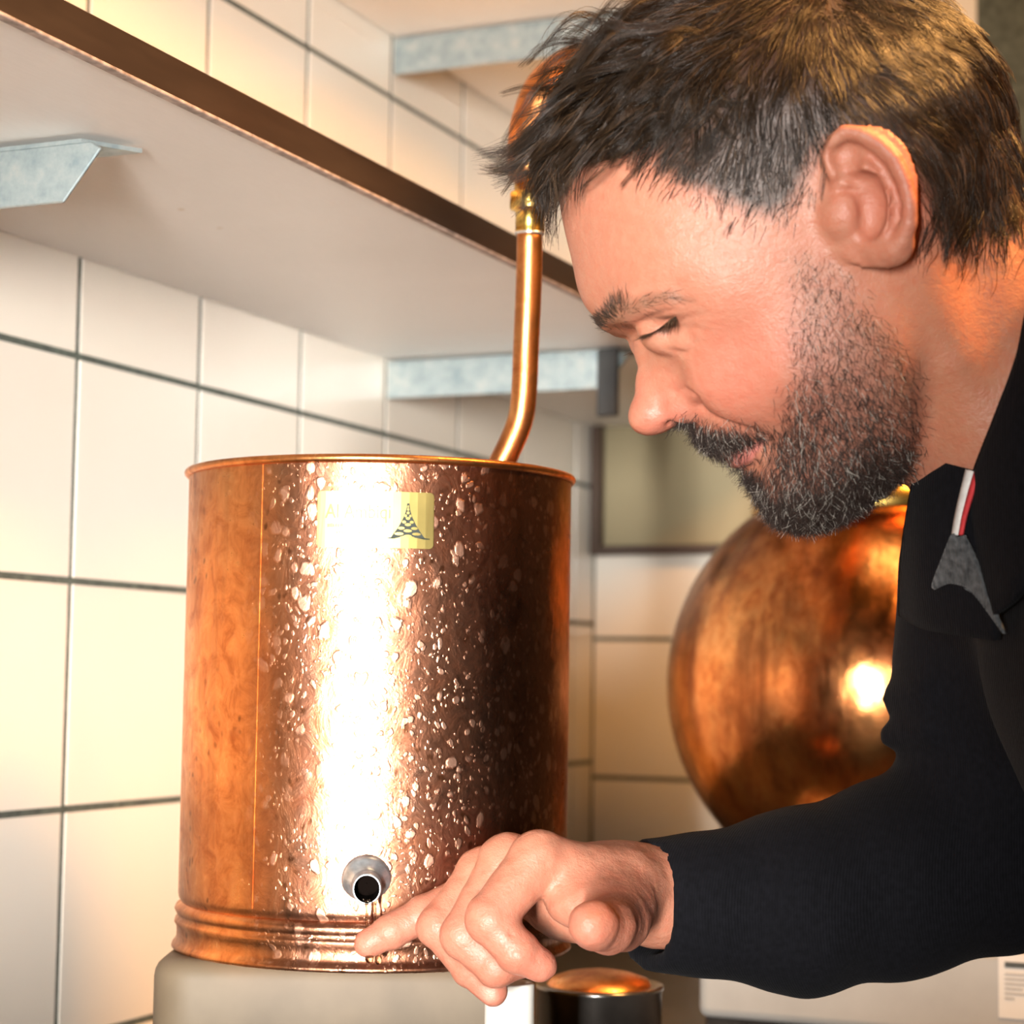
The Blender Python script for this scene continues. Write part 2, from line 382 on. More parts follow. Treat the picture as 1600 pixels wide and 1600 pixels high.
# lap seam: thin overlapping strip edge on the left of the front
def cyl_patch(name, a0, a1, z0, z1, r0, r1, mat, parent, na=12, nz=2, rc=0, zfun=None):
    """curved plate between angles a0..a1 and heights z0..z1; optional rounded corners rc (metres)"""
    pts = []
    W = (a1-a0)*RC; H = z1-z0
    if rc:
        for cxx, cyy, s in ((W-rc, H-rc, 0), (rc, H-rc, 90), (rc, rc, 180), (W-rc, rc, 270)):
            for k in range(6):
                t = math.radians(s+k*18); pts.append((cxx+rc*math.cos(t), cyy+rc*math.sin(t)))
    else:
        pts = [(W*i/na, 0) for i in range(na+1)] + [(W*i/na, H) for i in range(na, -1, -1)]
    bm = bmesh.new(); rr = []
    for r in (r0, r1):
        rr.append([bm.verts.new((x, y, r)) for x, y in pts])
    n = len(pts)
    bm.faces.new(rr[1]); bm.faces.new(rr[0][::-1])
    for i in range(n): bm.faces.new((rr[0][i], rr[0][(i+1) % n], rr[1][(i+1) % n], rr[1][i]))
    if rc:
        for x in np.linspace(0, W, na+1)[1:-1]:
            bmesh.ops.bisect_plane(bm, geom=bm.verts[:]+bm.edges[:]+bm.faces[:], plane_co=(x, 0, 0), plane_no=(1, 0, 0))
    for v in bm.verts:
        a = a0 + v.co.x/RC; z = z0 + v.co.y + (zfun(v.co.x/W) if zfun else 0); r = v.co.z
        v.co = Vector((CX+r*math.cos(a), CY+r*math.sin(a), z))
    bmesh.ops.recalc_face_normals(bm, faces=bm.faces[:])
    return bm_obj(name, bm, mat, parent, False)
def ang(px, py): p = cyl_pt(px, py); return math.atan2(p.y-CY, p.x-CX)
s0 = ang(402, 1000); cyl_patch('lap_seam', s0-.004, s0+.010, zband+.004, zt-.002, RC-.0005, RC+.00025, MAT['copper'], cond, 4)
# name plate
pl, pr = ang(497, 812), ang(677, 808); pz0, pz1 = cyl_pt(587, 856).z, cyl_pt(587, 768).z
plate = cyl_patch('name_plate', pl, pr, pz0, pz1, RC-.0002, RC+.0011, MAT['brass_plate'], cond, 14, rc=.0022)
PW, PH = (pr-pl)*RC, pz1-pz0
def on_plate(bm, lift=.0003, base=.0010):
    """flat (0..1, 0..1 , thickness) plate coordinates -> curved plate surface"""
    for v in bm.verts:
        a = pl + v.co.x*PW/RC; r = RC + base + v.co.z
        v.co = Vector((CX+r*math.cos(a), CY+r*math.sin(a), pz0+v.co.y*PH))
    bmesh.ops.recalc_face_normals(bm, faces=bm.faces[:]); return bm
def text_bm(s, x, y, size, asp, thick=.0004):
    cu = bpy.data.curves.new('t', 'FONT'); cu.body = s; cu.size = 1; cu.extrude = .01
    ob = bpy.data.objects.new('t', cu); COL.objects.link(ob); bpy.context.view_layer.update()
    me = bpy.data.meshes.new_from_object(ob.evaluated_get(bpy.context.evaluated_depsgraph_get()))
    bpy.data.objects.remove(ob, do_unlink=True); bm = bmesh.new(); bm.from_mesh(me); bpy.data.meshes.remove(me); bpy.data.curves.remove(cu)
    bmesh.ops.triangulate(bm, faces=bm.faces[:])
    for v in bm.verts: v.co = Vector((x+v.co.x*size*asp, y+v.co.y*size, (v.co.z+.01)/.02*thick))
    return bm
asp = PH/PW
bm_obj('lettering', on_plate(text_bm('Al Ambiqi', .07, .52, .36, asp*.80, .0007)), MAT['engrave'], plate, False)
bm = bmesh.new()                                        # two lines of small worn print, too worn to read
for row, (x0, x1, y) in enumerate(((.09, .56, .36), (.17, .50, .24))):
    x = x0
    while x < x1:
        wd = rnd.uniform(.008, .020)
        vs = [bm.verts.new(c) for c in ((x, y, 0), (x+wd*.7, y, 0), (x+wd*.7, y+rnd.uniform(.04, .075), 0), (x, y+.06, 0))]
        vt = [bm.verts.new((v.co.x, v.co.y, .00025)) for v in vs]
        bm.faces.new(vt)
        for i in range(4): bm.faces.new((vs[i], vs[(i+1) % 4], vt[(i+1) % 4], vt[i]))
        x += wd
tag(bm_obj('worn_print', on_plate(bm), MAT['engrave'], plate, False), kind='stuff')
# emblem: dark mound flaring at its foot, drawn as a pointed heap of pale ovals
def prism(pts, th, bm=None, z0=0):
    bm = bm or bmesh.new(); a = [bm.verts.new((x, y, z0)) for x, y in pts]; b = [bm.verts.new((x, y, z0+th)) for x, y in pts]
    bm.faces.new(b)
    for i in range(len(pts)): bm.faces.new((a[i], a[(i+1) % len(pts)], b[(i+1) % len(pts)], b[i]))
    return bm
L, Rr = [], []
for i in range(17):
    t = i/16; hw = .010 + .135*t**1.75
    L.append((.775-hw, .80-.61*t)); Rr.append((.775+hw, .80-.61*t))
out = L + [(.60, .178), (.60, .165), (.965, .165), (.965, .178)] + Rr[::-1]
emb = bm_obj('emblem', on_plate(prism([(.775+(x-.775), y) for x, y in out], .00035)), MAT['ink'], plate, False)
bm = bmesh.new()
for row, (y, n, wd) in enumerate(((.215, 1, .085), (.255, 2, .150), (.31, 1, .085), (.355, 2, .112), (.42, 1, .064), (.465, 2, .066), (.53, 1, .044), (.575, 2, .040), (.63, 1, .030), (.69, 1, .022), (.74, 1, .015))):
    for k in range(n):
        cx_ = .775 + (k-(n-1)/2)*wd; rw = (wd*.26 if n > 1 else wd*.42)
        prism([(cx_+rw*math.cos(t), y+.026*math.sin(t)) for t in [2*math.pi*i/10 for i in range(10)]], .0006, bm)
bm_obj('emblem_ovals', on_plate(bm), MAT['brass_plate'], plate, False)
# spout: solder flare, oblique-cut tinned tube, bore closed by a black disc painting its deep shade
SPT = cyl_pt(573, 1376); SNN = Vector((SPT.x-CX, SPT.y-CY, 0)).normalized(); SDI = (SNN + RT*.05 - Vector((0, 0, .22))).normalized()
SAA = SDI.cross(Vector((0, 0, 1))).normalized(); SBB = SAA.cross(SDI)
def ring_tube(prof, n=32):
    bm = bmesh.new(); rings = []
    for r, d, obl in prof:
        rings.append([bm.verts.new(SPT + SDI*(d - obl*math.sin(2*math.pi*k/n)*r) + (SAA*math.cos(2*math.pi*k/n)+SBB*math.sin(2*math.pi*k/n))*r) for k in range(n)])
    for a, b in zip(rings, rings[1:]):
        for k in range(n): bm.faces.new((a[k], a[(k+1) % n], b[(k+1) % n], b[k]))
    bmesh.ops.recalc_face_normals(bm, faces=bm.faces[:]); return bm
spout = bm_obj('spout', ring_tube([(.0070, -.008, 0), (.0070, .004, .0), (.0070, .0120, .35), (.0066, .0128, .35), (.0060, .0126, .35)]), MAT['tin'], cond)
bm_obj('solder_flare', ring_tube([(.0122, -.004, 0), (.0120, -.0005, 0), (.0106, .0012, 0), (.0086, .0022, 0), (.0071, .0050, 0)]), MAT['tin'], spout)
bm_obj('bore', ring_tube([(.0060, .0126, .35), (.0059, .006, .1), (.0059, .0042, 0), (.0002, .0040, 0)]), MAT['bore_shade'], spout, False)
# inlet pipe with brass coupling
pp = [P(742, 800, 1.105), P(762, 760, 1.105), P(783, 724, 1.105), P(800, 690, 1.105), P(813, 655, 1.105), P(819, 610, 1.105), P(822, 540, 1.105), P(826, 450, 1.105), P(828, 362, 1.105)]
bm_obj('inlet_pipe', tube_bm(smooth_path(pp, 8), .0071, 24), MAT['copper_pipe'], cond)
cp0, cpd = P(828, 364, 1.105), (P(829, 290, 1.105)-P(828, 364, 1.105))
cq = [(0, .0078), (.04, .0082), (.05, .0082), (.08, .0080), (.42, .0080), (.45, .0088), (.48, .0108), (.52, .0112), (.82, .0112), (.86, .0108), (.88, .009), (1.05, .009)]
coup = bm_obj('coupling', tube_bm([cp0+cpd*t for t, r in cq], [r for t, r in cq], 6*4), MAT['brass'], cond)
bm_obj('washer', tube_bm([cp0-cpd*.035, cp0-cpd*.03, cp0+cpd*.015, cp0+cpd*.02], [.0078, .0083, .0083, .0078], 24), MAT['tin'], coup)

# ------------------------------------------------------------------ pot still behind
ZP = 1.50; pc = P(1374, 1072, ZP); RP = 331*ZP/F
pot = empty('pot_still', (pc.x, pc.y, pc.z-RP*.96)); tag(pot, 'round onion shaped copper pot still behind the black sleeve', 'still')
prof = []
for i in range(41):
    t = math.radians(-74 + i*(74+56)/40); prof.append((RP*math.cos(t), pc.z+RP*math.sin(t)))
prof = [(0, prof[0][1])] + prof
bm_obj('bowl', lathe_bm(prof, 96, pc.x, pc.y), MAT['copper_pot'], pot)
rz = prof[-1][1]; rr_ = prof[-1][0]
bm_obj('brass_collar', lathe_bm([(rr_-.004, rz-.010), (rr_+.004, rz-.008), (rr_+.007, rz-.003), (rr_+.007, rz+.010), (rr_+.004, rz+.014), (rr_-.006, rz+.014)], 96, pc.x, pc.y), MAT['brass'], pot)
hp = [(rr_-.006, rz+.010), (rr_-.004, rz+.025), (rr_+.012, rz+.06), (rr_+.014, rz+.095), (rr_-.010, rz+.135), (rr_-.05, rz+.160), (.022, rz+.172), (.017, rz+.185), (.015, rz+.20)]
hp = [tuple(q) for q in smooth_path([(a, b, 0) for a, b in hp], 5)[:, :2]]
bm_obj('still_head', lathe_bm(hp, 96, pc.x, pc.y), MAT['copper_pot'], pot)
top = Vector((pc.x, pc.y, rz+.19))
sw = [top, top+Vector((-.005, 0, .05)), P(1290, 190, 1.43), P(1120, 105, 1.30), P(960, 95, 1.18), P(870, 130, 1.115), P(836, 195, 1.105), P(829, 262, 1.105), P(829, 285, 1.105)]
sp_ = smooth_path(sw, 8); rad = np.interp(np.linspace(0, 1, len(sp_)), [0, .5, .75, .92, .97, 1], [.015, .0145, .0135, .0125, .0105, .009])
bm_obj('swan_neck', tube_bm(sp_, list(rad), 24), MAT['copper_pipe'], pot)

# ---- hot plate under the pot
hx0 = on_plane(1090, 1530, 1, 1.30).x
HPZ = pc.z-RP*.96
hot = empty('hot_plate', (pc.x, pc.y, CT)); tag(hot, 'pale grey electric hot plate with a paper label under the pot still', 'hot plate')
HY = 1.30
bm_obj('housing', box_bm(hx0, hx0+.33, HY, HY+.33, CT+.022, HPZ-.012, .006, 3), MAT['white_enamel'], hot, False)
bm_obj('base_pan', box_bm(hx0+.004, hx0+.326, HY+.003, HY+.326, CT+.012, CT+.024, .002), MAT['steel'], hot, False)
bm_obj('heating_plate', lathe_bm([(0, HPZ), (.105, HPZ), (.11, HPZ-.003), (.11, HPZ-.013), (0, HPZ-.013)], 64, pc.x, pc.y), MAT['black_metal'], hot)
for fx in (hx0+.03, hx0+.31):
    for fy in (HY+.03, HY+.30): bm_obj('foot', lathe_bm([(0, CT+.0005), (.012, CT+.0005), (.013, CT+.004), (.011, CT+.0125), (0, CT+.0125)], 20, fx, fy), MAT['black_plastic'], hot)
la, lb = on_plane(1560, 1489, 1, HY), on_plane(1563, 1590, 1, HY)
lab = bm_obj('paper_label', box_bm(la.x, la.x+.034, HY-.0006, HY+.001, lb.z, la.z), MAT['paper'], hot, False)
bm = bmesh.new()
bmx = box_bm(la.x+.004, la.x+.031, HY-.001, HY-.0004, la.z-.0085, la.z-.0050)
bm_obj('bold_line', bmx, MAT['print'], lab, False)
for k in range(6):
    wd = (.016, .013, .017, .011, .014, .006)[k]
    bm_obj('print_line', box_bm(la.x+.004, la.x+.004+wd, HY-.0009, HY-.0004, la.z-.0132-k*.0030, la.z-.0119-k*.0030), MAT['print_grey'], lab, False)

# ------------------------------------------------------------------ block, cup, canister
bl = P(234, 1540, 1.0); br = P(838, 1540, 1.0)
ZBL = zb
block = empty('stone_block', (CX, CY, CT)); tag(block, 'taupe rounded stone block carrying the copper condenser', 'block')
bx, by_ = (bl+br)/2, None
ctr = Vector(((bl.x+br.x)/2, (bl.y+br.y)/2, 0)); hv = Vector((br.x-bl.x, br.y-bl.y, 0))/2; dep = Vector((FW.x, FW.y, 0)).normalized()*.085
ctr = ctr + dep*.9
bm = bmesh.new(); bmesh.ops.create_cube(bm, size=2)
for v in bm.verts: v.co = Vector((v.co.x*hv.length, v.co.y*.085, (ZBL-CT)/2*(v.co.z+1)))
vert_e = [e_ for e_ in bm.edges if abs(e_.verts[0].co.z-e_.verts[1].co.z) > .01]
bmesh.ops.bevel(bm, geom=vert_e, offset=.022, segments=6, affect='EDGES', profile=.5)
bmesh.ops.bevel(bm, geom=[e_ for e_ in bm.edges if e_.verts[0].co.z > .02 and e_.verts[1].co.z > .02], offset=.010, segments=5, affect='EDGES', profile=.5)
rot = Matrix.Rotation(math.atan2(hv.y, hv.x), 4, 'Z')
for v in bm.verts: v.co = rot @ v.co + Vector((ctr.x, ctr.y, CT))
bm_obj('block_body', bm, MAT['stone'], block)
q = P(796, 1590, .965)
cup = empty('ceramic_cup', (q.x, q.y, CT)); tag(cup, 'small white ceramic cup standing in front of the taupe block', 'cup')
cr = 39*.965/F; ctp = P(796, 1535, .965).z
bm_obj('cup_body', lathe_bm([(0, CT+.0005), (cr*.9, CT+.0005), (cr, CT+.004), (cr, ctp-.001), (cr-.001, ctp), (cr-.0025, ctp-.001), (cr-.0025, CT+.006), (0, CT+.006)], 40, q.x, q.y), MAT['cup'], cup)
q = P(936, 1560, 1.17)
can = empty('steel_canister', (q.x, q.y, CT)); tag(can, 'dark steel canister with a copper domed lid under the hand', 'canister')
kr = 98*1.17/F; kt = P(936, 1538, 1.17).z
bm_obj('canister_body', lathe_bm([(0, CT+.0005), (kr-.002, CT+.0005), (kr, CT+.003), (kr, kt-.004), (kr+.001, kt-.002), (kr+.001, kt), (kr-.003, kt), (0, kt)], 64, q.x, q.y), MAT['steel'], can)
lid = bm_obj('lid', lathe_bm([(kr-.006, kt), (kr-.008, kt+.003), (kr-.016, kt+.006), (kr-.024, kt+.0075), (.006, kt+.0085), (0, kt+.0087)], 48, q.x, q.y), MAT['copper_rim'], can)
# ================================================================== person
# Local frame in millimetres: x to the right and y up as the camera sees them, t towards the viewer,
# t = 0 is the head's plane of symmetry, which stands Z0 in front of the camera.
Z0 = 870.0
def pm(px, py, t=0.): k = (Z0-t)/F; return np.array([(px-800)*k, (800-py)*k, t], float)
_B = np.array([list(RT), list(UP), [-c for c in FW]]); _O = np.array(list(CAM)) + np.array(list(FW))*Z0/1000
def to_world(X): return _O + (np.asarray(X, float)/1000) @ _B
def pix(X):
    """apparent pixel of a point, the far half mirrored onto the near half"""
    k = F/(Z0-np.abs(X[:, 2])); return 800+X[:, 0]*k, 800-X[:, 1]*k

# ---- signed-distance building blocks (X: N x 3, mm)
def s_cone(X, a, b, ra, rb):
    ab = b-a; L2 = ab@ab; h = np.clip(((X-a)@ab)/L2, 0, 1)
    return np.linalg.norm(X-a-h[:, None]*ab, axis=1) - (ra+(rb-ra)*h)
def s_chain(X, pts, rad, k=0.):
    d = None
    for i in range(len(pts)-1):
        e = s_cone(X, pts[i], pts[i+1], rad[i], rad[i+1])
        d = e if d is None else (np.minimum(d, e) if k == 0 else smin(d, e, k))
    return d
def s_ell(X, c, r, R=None):
    Y = X-c
    if R is not None: Y = Y @ R.T
    q = Y/np.asarray(r, float); k0 = np.linalg.norm(q, axis=1); k1 = np.linalg.norm(q/np.asarray(r, float), axis=1)
    return k0*(k0-1)/np.maximum(k1, 1e-6)
def smin(a, b, k): h = np.clip(.5+.5*(b-a)/k, 0, 1); return b+(a-b)*h-k*h*(1-h)
def smax(a, b, k): return -smin(-a, -b, k)
def vnoise(X, s, seed=0):
    """cheap smooth noise from summed sines"""
    r = np.random.RandomState(seed); v = np.zeros(len(X))
    for i in range(6):
        w = r.normal(size=3); w /= np.linalg.norm(w); v += np.sin(X@w*(s*(.7+.22*i)) + r.uniform(0, 6.28))/(1+.3*i)
    return v/3

def surface_nets(f, lo, hi, h, B=16, margin=1.35):
    lo = np.array(lo, float); n = np.ceil((np.array(hi)-lo)/(h*B)).astype(int); N = n*B+1
    bi = np.stack(np.meshgrid(*[np.arange(k) for k in n], indexing='ij'), -1).reshape(-1, 3)
    fc = f(lo + (bi+.5)*B*h); G = np.empty(N, np.float32)
    rad = B*h*.8661*margin+2
    sgn = np.where(fc > 0, 50., -50.).reshape(n)
    G[:] = 50.
    G[:-1, :-1, :-1] = np.repeat(np.repeat(np.repeat(sgn, B, 0), B, 1), B, 2)
    loc = np.stack(np.meshgrid(*[np.arange(B+1)]*3, indexing='ij'), -1).reshape(-1, 3)
    act = bi[np.abs(fc) < rad]
    for c in range(0, len(act), 24):
        ch = act[c:c+24]; idx = (ch[:, None, :]*B + loc[None]).reshape(-1, 3)
        G[idx[:, 0], idx[:, 1], idx[:, 2]] = f(lo + idx*h)
    S = G < 0
    cs = sum(S[i:N[0]-1+i, j:N[1]-1+j, k:N[2]-1+k].astype(np.int8) for i in (0, 1) for j in (0, 1) for k in (0, 1))
    cells = np.argwhere((cs > 0) & (cs < 8)); cid = np.full(np.array(N)-1, -1, np.int32); cid[tuple(cells.T)] = np.arange(len(cells))
    acc = np.zeros((len(cells), 3)); cnt = np.zeros(len(cells))
    for a in range(3):
        o = [b for b in range(3) if b != a]
        for u in (0, 1):
            for v in (0, 1):
                d = np.zeros(3, int); d[o[0]] = u; d[o[1]] = v; e = d.copy(); e[a] = 1
                g0 = G[tuple((cells+d).T)].astype(float); g1 = G[tuple((cells+e).T)].astype(float); m = (g0 < 0) != (g1 < 0)
                tt = np.where(m, g0/np.where(m, g0-g1, 1), 0); p = d[None]+np.zeros((len(cells), 3)); p[:, a] = tt
                acc += p*m[:, None]; cnt += m
    V = lo + (cells + acc/np.maximum(cnt, 1)[:, None])*h
    Fc = []
    for a in range(3):
        b, c = (a+1) % 3, (a+2) % 3
        sl0 = [slice(None)]*3; sl1 = [slice(None)]*3; sl0[a] = slice(0, -1); sl1[a] = slice(1, None)
        for sl in (sl0, sl1): sl[b] = slice(1, -1); sl[c] = slice(1, -1)
        A, Bq = S[tuple(sl0)], S[tuple(sl1)]; ed = np.argwhere(A != Bq)
        if not len(ed): continue
        flip = A[tuple(ed.T)]; base = ed.copy(); base[:, b] += 1; base[:, c] += 1
        def cell(db, dc):
            q = base.copy(); q[:, b] += db; q[:, c] += dc; return cid[tuple(q.T)]
        q = np.stack([cell(-1, -1), cell(0, -1), cell(0, 0), cell(-1, 0)], 1)
        q[~flip] = q[~flip][:, ::-1]; q = q[(q >= 0).all(1)]; Fc.append(q)
    return V, np.concatenate(Fc)
def relax(V, Q, it=1, lam=.5):
    for _ in range(it):
        s = np.zeros_like(V); n = np.zeros(len(V))
        for i in range(4):
            a, b = Q[:, i], Q[:, (i+1) % 4]
            for d in range(3): s[:, d] += np.bincount(a, V[b, d], len(V)) + np.bincount(b, V[a, d], len(V))
            n += np.bincount(a, minlength=len(V)) + np.bincount(b, minlength=len(V))
        V = V + lam*(s/np.maximum(n, 1)[:, None]-V)
    return V
def np_mesh(name, V, Q, world=True):
    me = bpy.data.meshes.new(name); W = to_world(V) if world else V; k = Q.shape[1]
    me.vertices.add(len(W)); me.vertices.foreach_set('co', W.astype(np.float32).ravel())
    me.loops.add(Q.size); me.loops.foreach_set('vertex_index', Q.astype(np.int32).ravel())
    me.polygons.add(len(Q)); me.polygons.foreach_set('loop_start', np.arange(0, Q.size, k, dtype=np.int32))
    me.polygons.foreach_set('use_smooth', np.ones(len(Q), bool)); me.update(); me.validate(); return me
def set_col(me, col, name='tint'):
    at = me.color_attributes.new(name, 'FLOAT_COLOR', 'POINT'); c = np.ones((len(col), 4), np.float32); c[:, :3] = col
    at.data.foreach_set('color', c.ravel())

# ---- head: half-width over the profile, thin-plate interpolated through measured points
SIL = [(880,215),(905,150),(950,85),(1010,30),(1090,-15),(1180,-40),(1280,-45),(1370,-25),(1440,5),(1500,45),(1548,110),(1570,180),(1572,250),(1560,320),(1545,390),(1530,460),(1510,540),(1480,620),(1450,690),
 (1420,738),(1390,762),(1360,782),(1330,800),(1300,814),(1270,822),(1245,822),(1222,814),(1204,800),(1192,783),(1182,766),(1170,751),(1158,741),(1150,733),(1146,724),(1142,716),(1141,709),(1130,706),(1115,703),(1102,697),(1090,686),(1080,670),(1073,658),
 (1060,664),(1045,671),(1025,674),(1005,668),(993,655),(989,638),(992,615),(994,585),(991,555),(987,534),(978,523),(960,514),(935,501),(917,482),(904,455),(897,425),(892,400),(880,350),(872,300),(868,262)]
INN = [(905,280,25),(915,350,27),(925,415,26),(950,300,44),(965,360,46),(980,420,47),(1020,300,58),(1040,370,61),(1000,240,52),(1060,430,61),(1085,485,57),
 (945,478,20),(975,490,33),(1002,478,42),(1035,468,51),(1000,536,11),(1015,520,21),(1035,517,33),(1060,512,44),(1025,545,22),(1045,552,31),(1080,545,45),
 (1003,560,7.5),(1013,565,10.5),(1008,600,8.5),(1020,600,12),(1003,640,9),(1015,648,11),(1035,655,12),(1040,590,18),(1035,625,13),(1058,600,22),(1058,640,14.5),(1072,650,13),(1080,605,29),(1062,572,29),(1103,628,28),(1090,648,18),
 (1110,565,46),(1150,530,57),(1150,600,49),(1200,560,61),(1200,480,66),(1130,480,63),(1260,460,69),(1250,540,66),(1190,640,48),(1140,645,36),(1120,665,25),(1098,672,14),(1115,688,15),(1150,690,23),(1200,690,31),
 (1160,718,14),(1185,712,25),(1175,738,16),(1195,755,19),(1215,770,26),(1240,735,36),(1235,800,20),(1270,765,38),(1275,800,24),(1320,770,38),(1330,790,18),
 (1250,650,55),(1300,700,51),(1320,620,62),(1365,750,32),(1380,660,56),(1400,600,62),(1420,700,40),(1220,690,38),
 (1300,500,69),(1300,400,71),(1380,480,68),(1350,310,74),(1440,420,66),(1480,500,52),(1450,560,54),
 (1100,340,66),(1100,260,67),(1180,380,70),(1200,250,73),(1060,180,59),(1000,130,46),(950,170,36),(1130,120,66),(1250,150,77),(1300,50,68),(1200,50,60),(1100,40,43),(1400,150,77),(1400,50,60),(1480,200,68),(1500,120,54),(1530,250,54),(1500,330,62),(1450,250,74),(1300,250,76),(1540,180,40)]
def tps_fit(XY, q):
    n = len(XY); r2 = ((XY[:, None]-XY[None])**2).sum(-1); K = .5*r2*np.log(r2+1e-9)
    A = np.zeros((n+3, n+3)); A[:n, :n] = K + np.eye(n)*1e-6; A[:n, n] = 1; A[:n, n+1:] = XY; A[n:, :n] = A[:n, n:].T
    return np.linalg.solve(A, np.concatenate([q, [0, 0, 0]]))
_pts = [pm(u, v)[:2] for u, v in SIL]; _q = [0.]*len(SIL)
_c = np.mean(_pts, 0); _sil = np.array(_pts)
for u, v, t in INN: _pts.append(pm(u, v, t)[:2]); _q.append(float(t*t))
for i in range(len(_sil)):                     # a ring just outside, so the sheet crosses zero cleanly
    e = _sil[(i+1) % len(_sil)]-_sil[i-1]; nrm = np.array([-e[1], e[0]])/np.linalg.norm(e)
    if not any(np.linalg.norm(_sil[i]+nrm*9-s) < 8 for s in _sil): _pts.append(_sil[i]+nrm*9); _q.append(-130. if (520 < SIL[i][1] < 745 and SIL[i][0] < 1165) else -550.)
_pts = np.array(_pts); _SC = 100.; _w = tps_fit(_pts/_SC, np.array(_q)/1000)
GX0, GY0, GH = -25., -35., 1.0; GNX, GNY = 270, 300
gx, gy = GX0+np.arange(GNX)*GH, GY0+np.arange(GNY)*GH
QG = np.zeros((GNX, GNY))
for i in range(GNX):
    XY = np.stack([np.full(GNY, gx[i]), gy], 1)/_SC; r2 = ((XY[:, None]-(_pts/_SC)[None])**2).sum(-1)
    QG[i] = ((.5*r2*np.log(r2+1e-9))@_w[:len(_pts)] + _w[len(_pts)] + XY@_w[len(_pts)+1:])*1000
from numpy import gradient as _grad
QGX, QGY = _grad(QG, GH)
def samp(A, X):
    fx = np.clip((X[:, 0]-GX0)/GH, 0, GNX-1.001); fy = np.clip((X[:, 1]-GY0)/GH, 0, GNY-1.001)
    i, j = fx.astype(int), fy.astype(int); a, b = fx-i, fy-j
    return (A[i, j]*(1-a)+A[i+1, j]*a)*(1-b) + (A[i, j+1]*(1-a)+A[i+1, j+1]*a)*b
def s_skull(X):
    q, a, b = samp(QG, X), samp(QGX, X), samp(QGY, X); g = X[:, 2]**2-q
    d = g/np.sqrt(a*a+b*b+4*X[:, 2]**2+30)
    ox = np.maximum(np.maximum(GX0-X[:, 0], X[:, 0]-(GX0+(GNX-1)*GH)), 0); oy = np.maximum(np.maximum(GY0-X[:, 1], X[:, 1]-(GY0+(GNY-1)*GH)), 0)
    return np.maximum(np.minimum(d, 60), -60) + np.hypot(ox, oy)
def pl(*a): return [pm(*p) for p in a]
# ear frame
_ec = pm(1357, 308, 81); _e1 = pm(1432, 318, 90)-pm(1288, 318, 75); _e1 /= np.linalg.norm(_e1)
_e2 = pm(1325, 205, 82)-pm(1385, 400, 80); _e2 -= _e1*(_e2@_e1); _e2 /= np.linalg.norm(_e2); _e3 = np.cross(_e1, _e2); _ER = np.array([_e1, _e2, _e3])
HELIX = pl((1312,290,79.5),(1300,268,80),(1296,243,80.5),(1303,222,82),(1320,208,84),(1345,211,86.5),(1372,226,89),(1396,250,91),(1412,282,92),(1421,318,92),(1420,350,90),(1410,375,87),(1397,390,84))
ANTI = pl((1338,246,84),(1352,262,86.5),(1368,284,88),(1379,310,88.5),(1379,335,87),(1372,352,85))
def s_ear(X):
    near = (np.abs(X-_ec).max(1) < 60)
    d = np.full(len(X), 40.)
    if not near.any(): return d, d
    Y = X[near]
    e = s_ell(Y, _ec+_e1*.5, (19.5, 28, 3.0), _ER)
    e = smin(e, s_chain(Y, HELIX, [2.4,2.7,3.0,3.2,3.3,3.3,3.3,3.2,3.0,3.0,3.2,3.6,4.0]), 2.0)
    e = smin(e, s_chain(Y, ANTI, [2.0,2.6,3.0,3.2,3.2,3.0]), 3.0)
    e = smin(e, s_ell(Y, pm(1390, 385, 82), (9.5, 8, 4.4), _ER), 4.0)            # lobe
    e = smin(e, s_ell(Y, pm(1366, 356, 84.5), (5, 4, 3.6), _ER), 2.5)            # antitragus
    cav = s_ell(Y, pm(1353, 326, 87), (8.0, 13.5, 12.5), _ER)                     # concha
    cav = smin(cav, s_ell(Y, pm(1338, 290, 87), (10.5, 5.8, 9.0), _ER), 1.5)
    cav = smin(cav, s_ell(Y, pm(1321, 240, 87.0), (7.5, 7.0, 6.4), _ER), 1.5)    # fossa
    cav = smin(cav, s_chain(Y, pl((1340,226,91),(1370,244,93),(1393,272,95),(1402,310,95),(1398,340,93)), [3.2,3.8,4.0,3.8,3.0]), 1.2)  # scapha
    e = smax(e, -cav, 1.6)
    e = smin(e, s_ell(Y, pm(1350, 322, 73.5), (13, 19, 3.0), _ER), 5)         # floor of the concha
    e = smin(e, s_chain(Y, HELIX[3:], [2.6,2.9,3.0,3.0,2.9,2.8,2.8,3.0,3.2,3.4]), 1.2)
    e = smin(e, s_chain(Y, pl((1306,284,77.5),(1322,288,79.0),(1336,291,78.5)), [2.4,2.0,1.2]), 1.5)   # crus
    e = smin(e, s_ell(Y, pm(1312, 338, 76.0), (7.5, 8.5, 4.6), _ER), 3.0)        # tragus
    d[near] = e; cv = np.full(len(X), 40.); cv[near] = s_ell(Y, pm(1349, 334, 84), (6.8, 11, 9), _ER)
    return d, cv
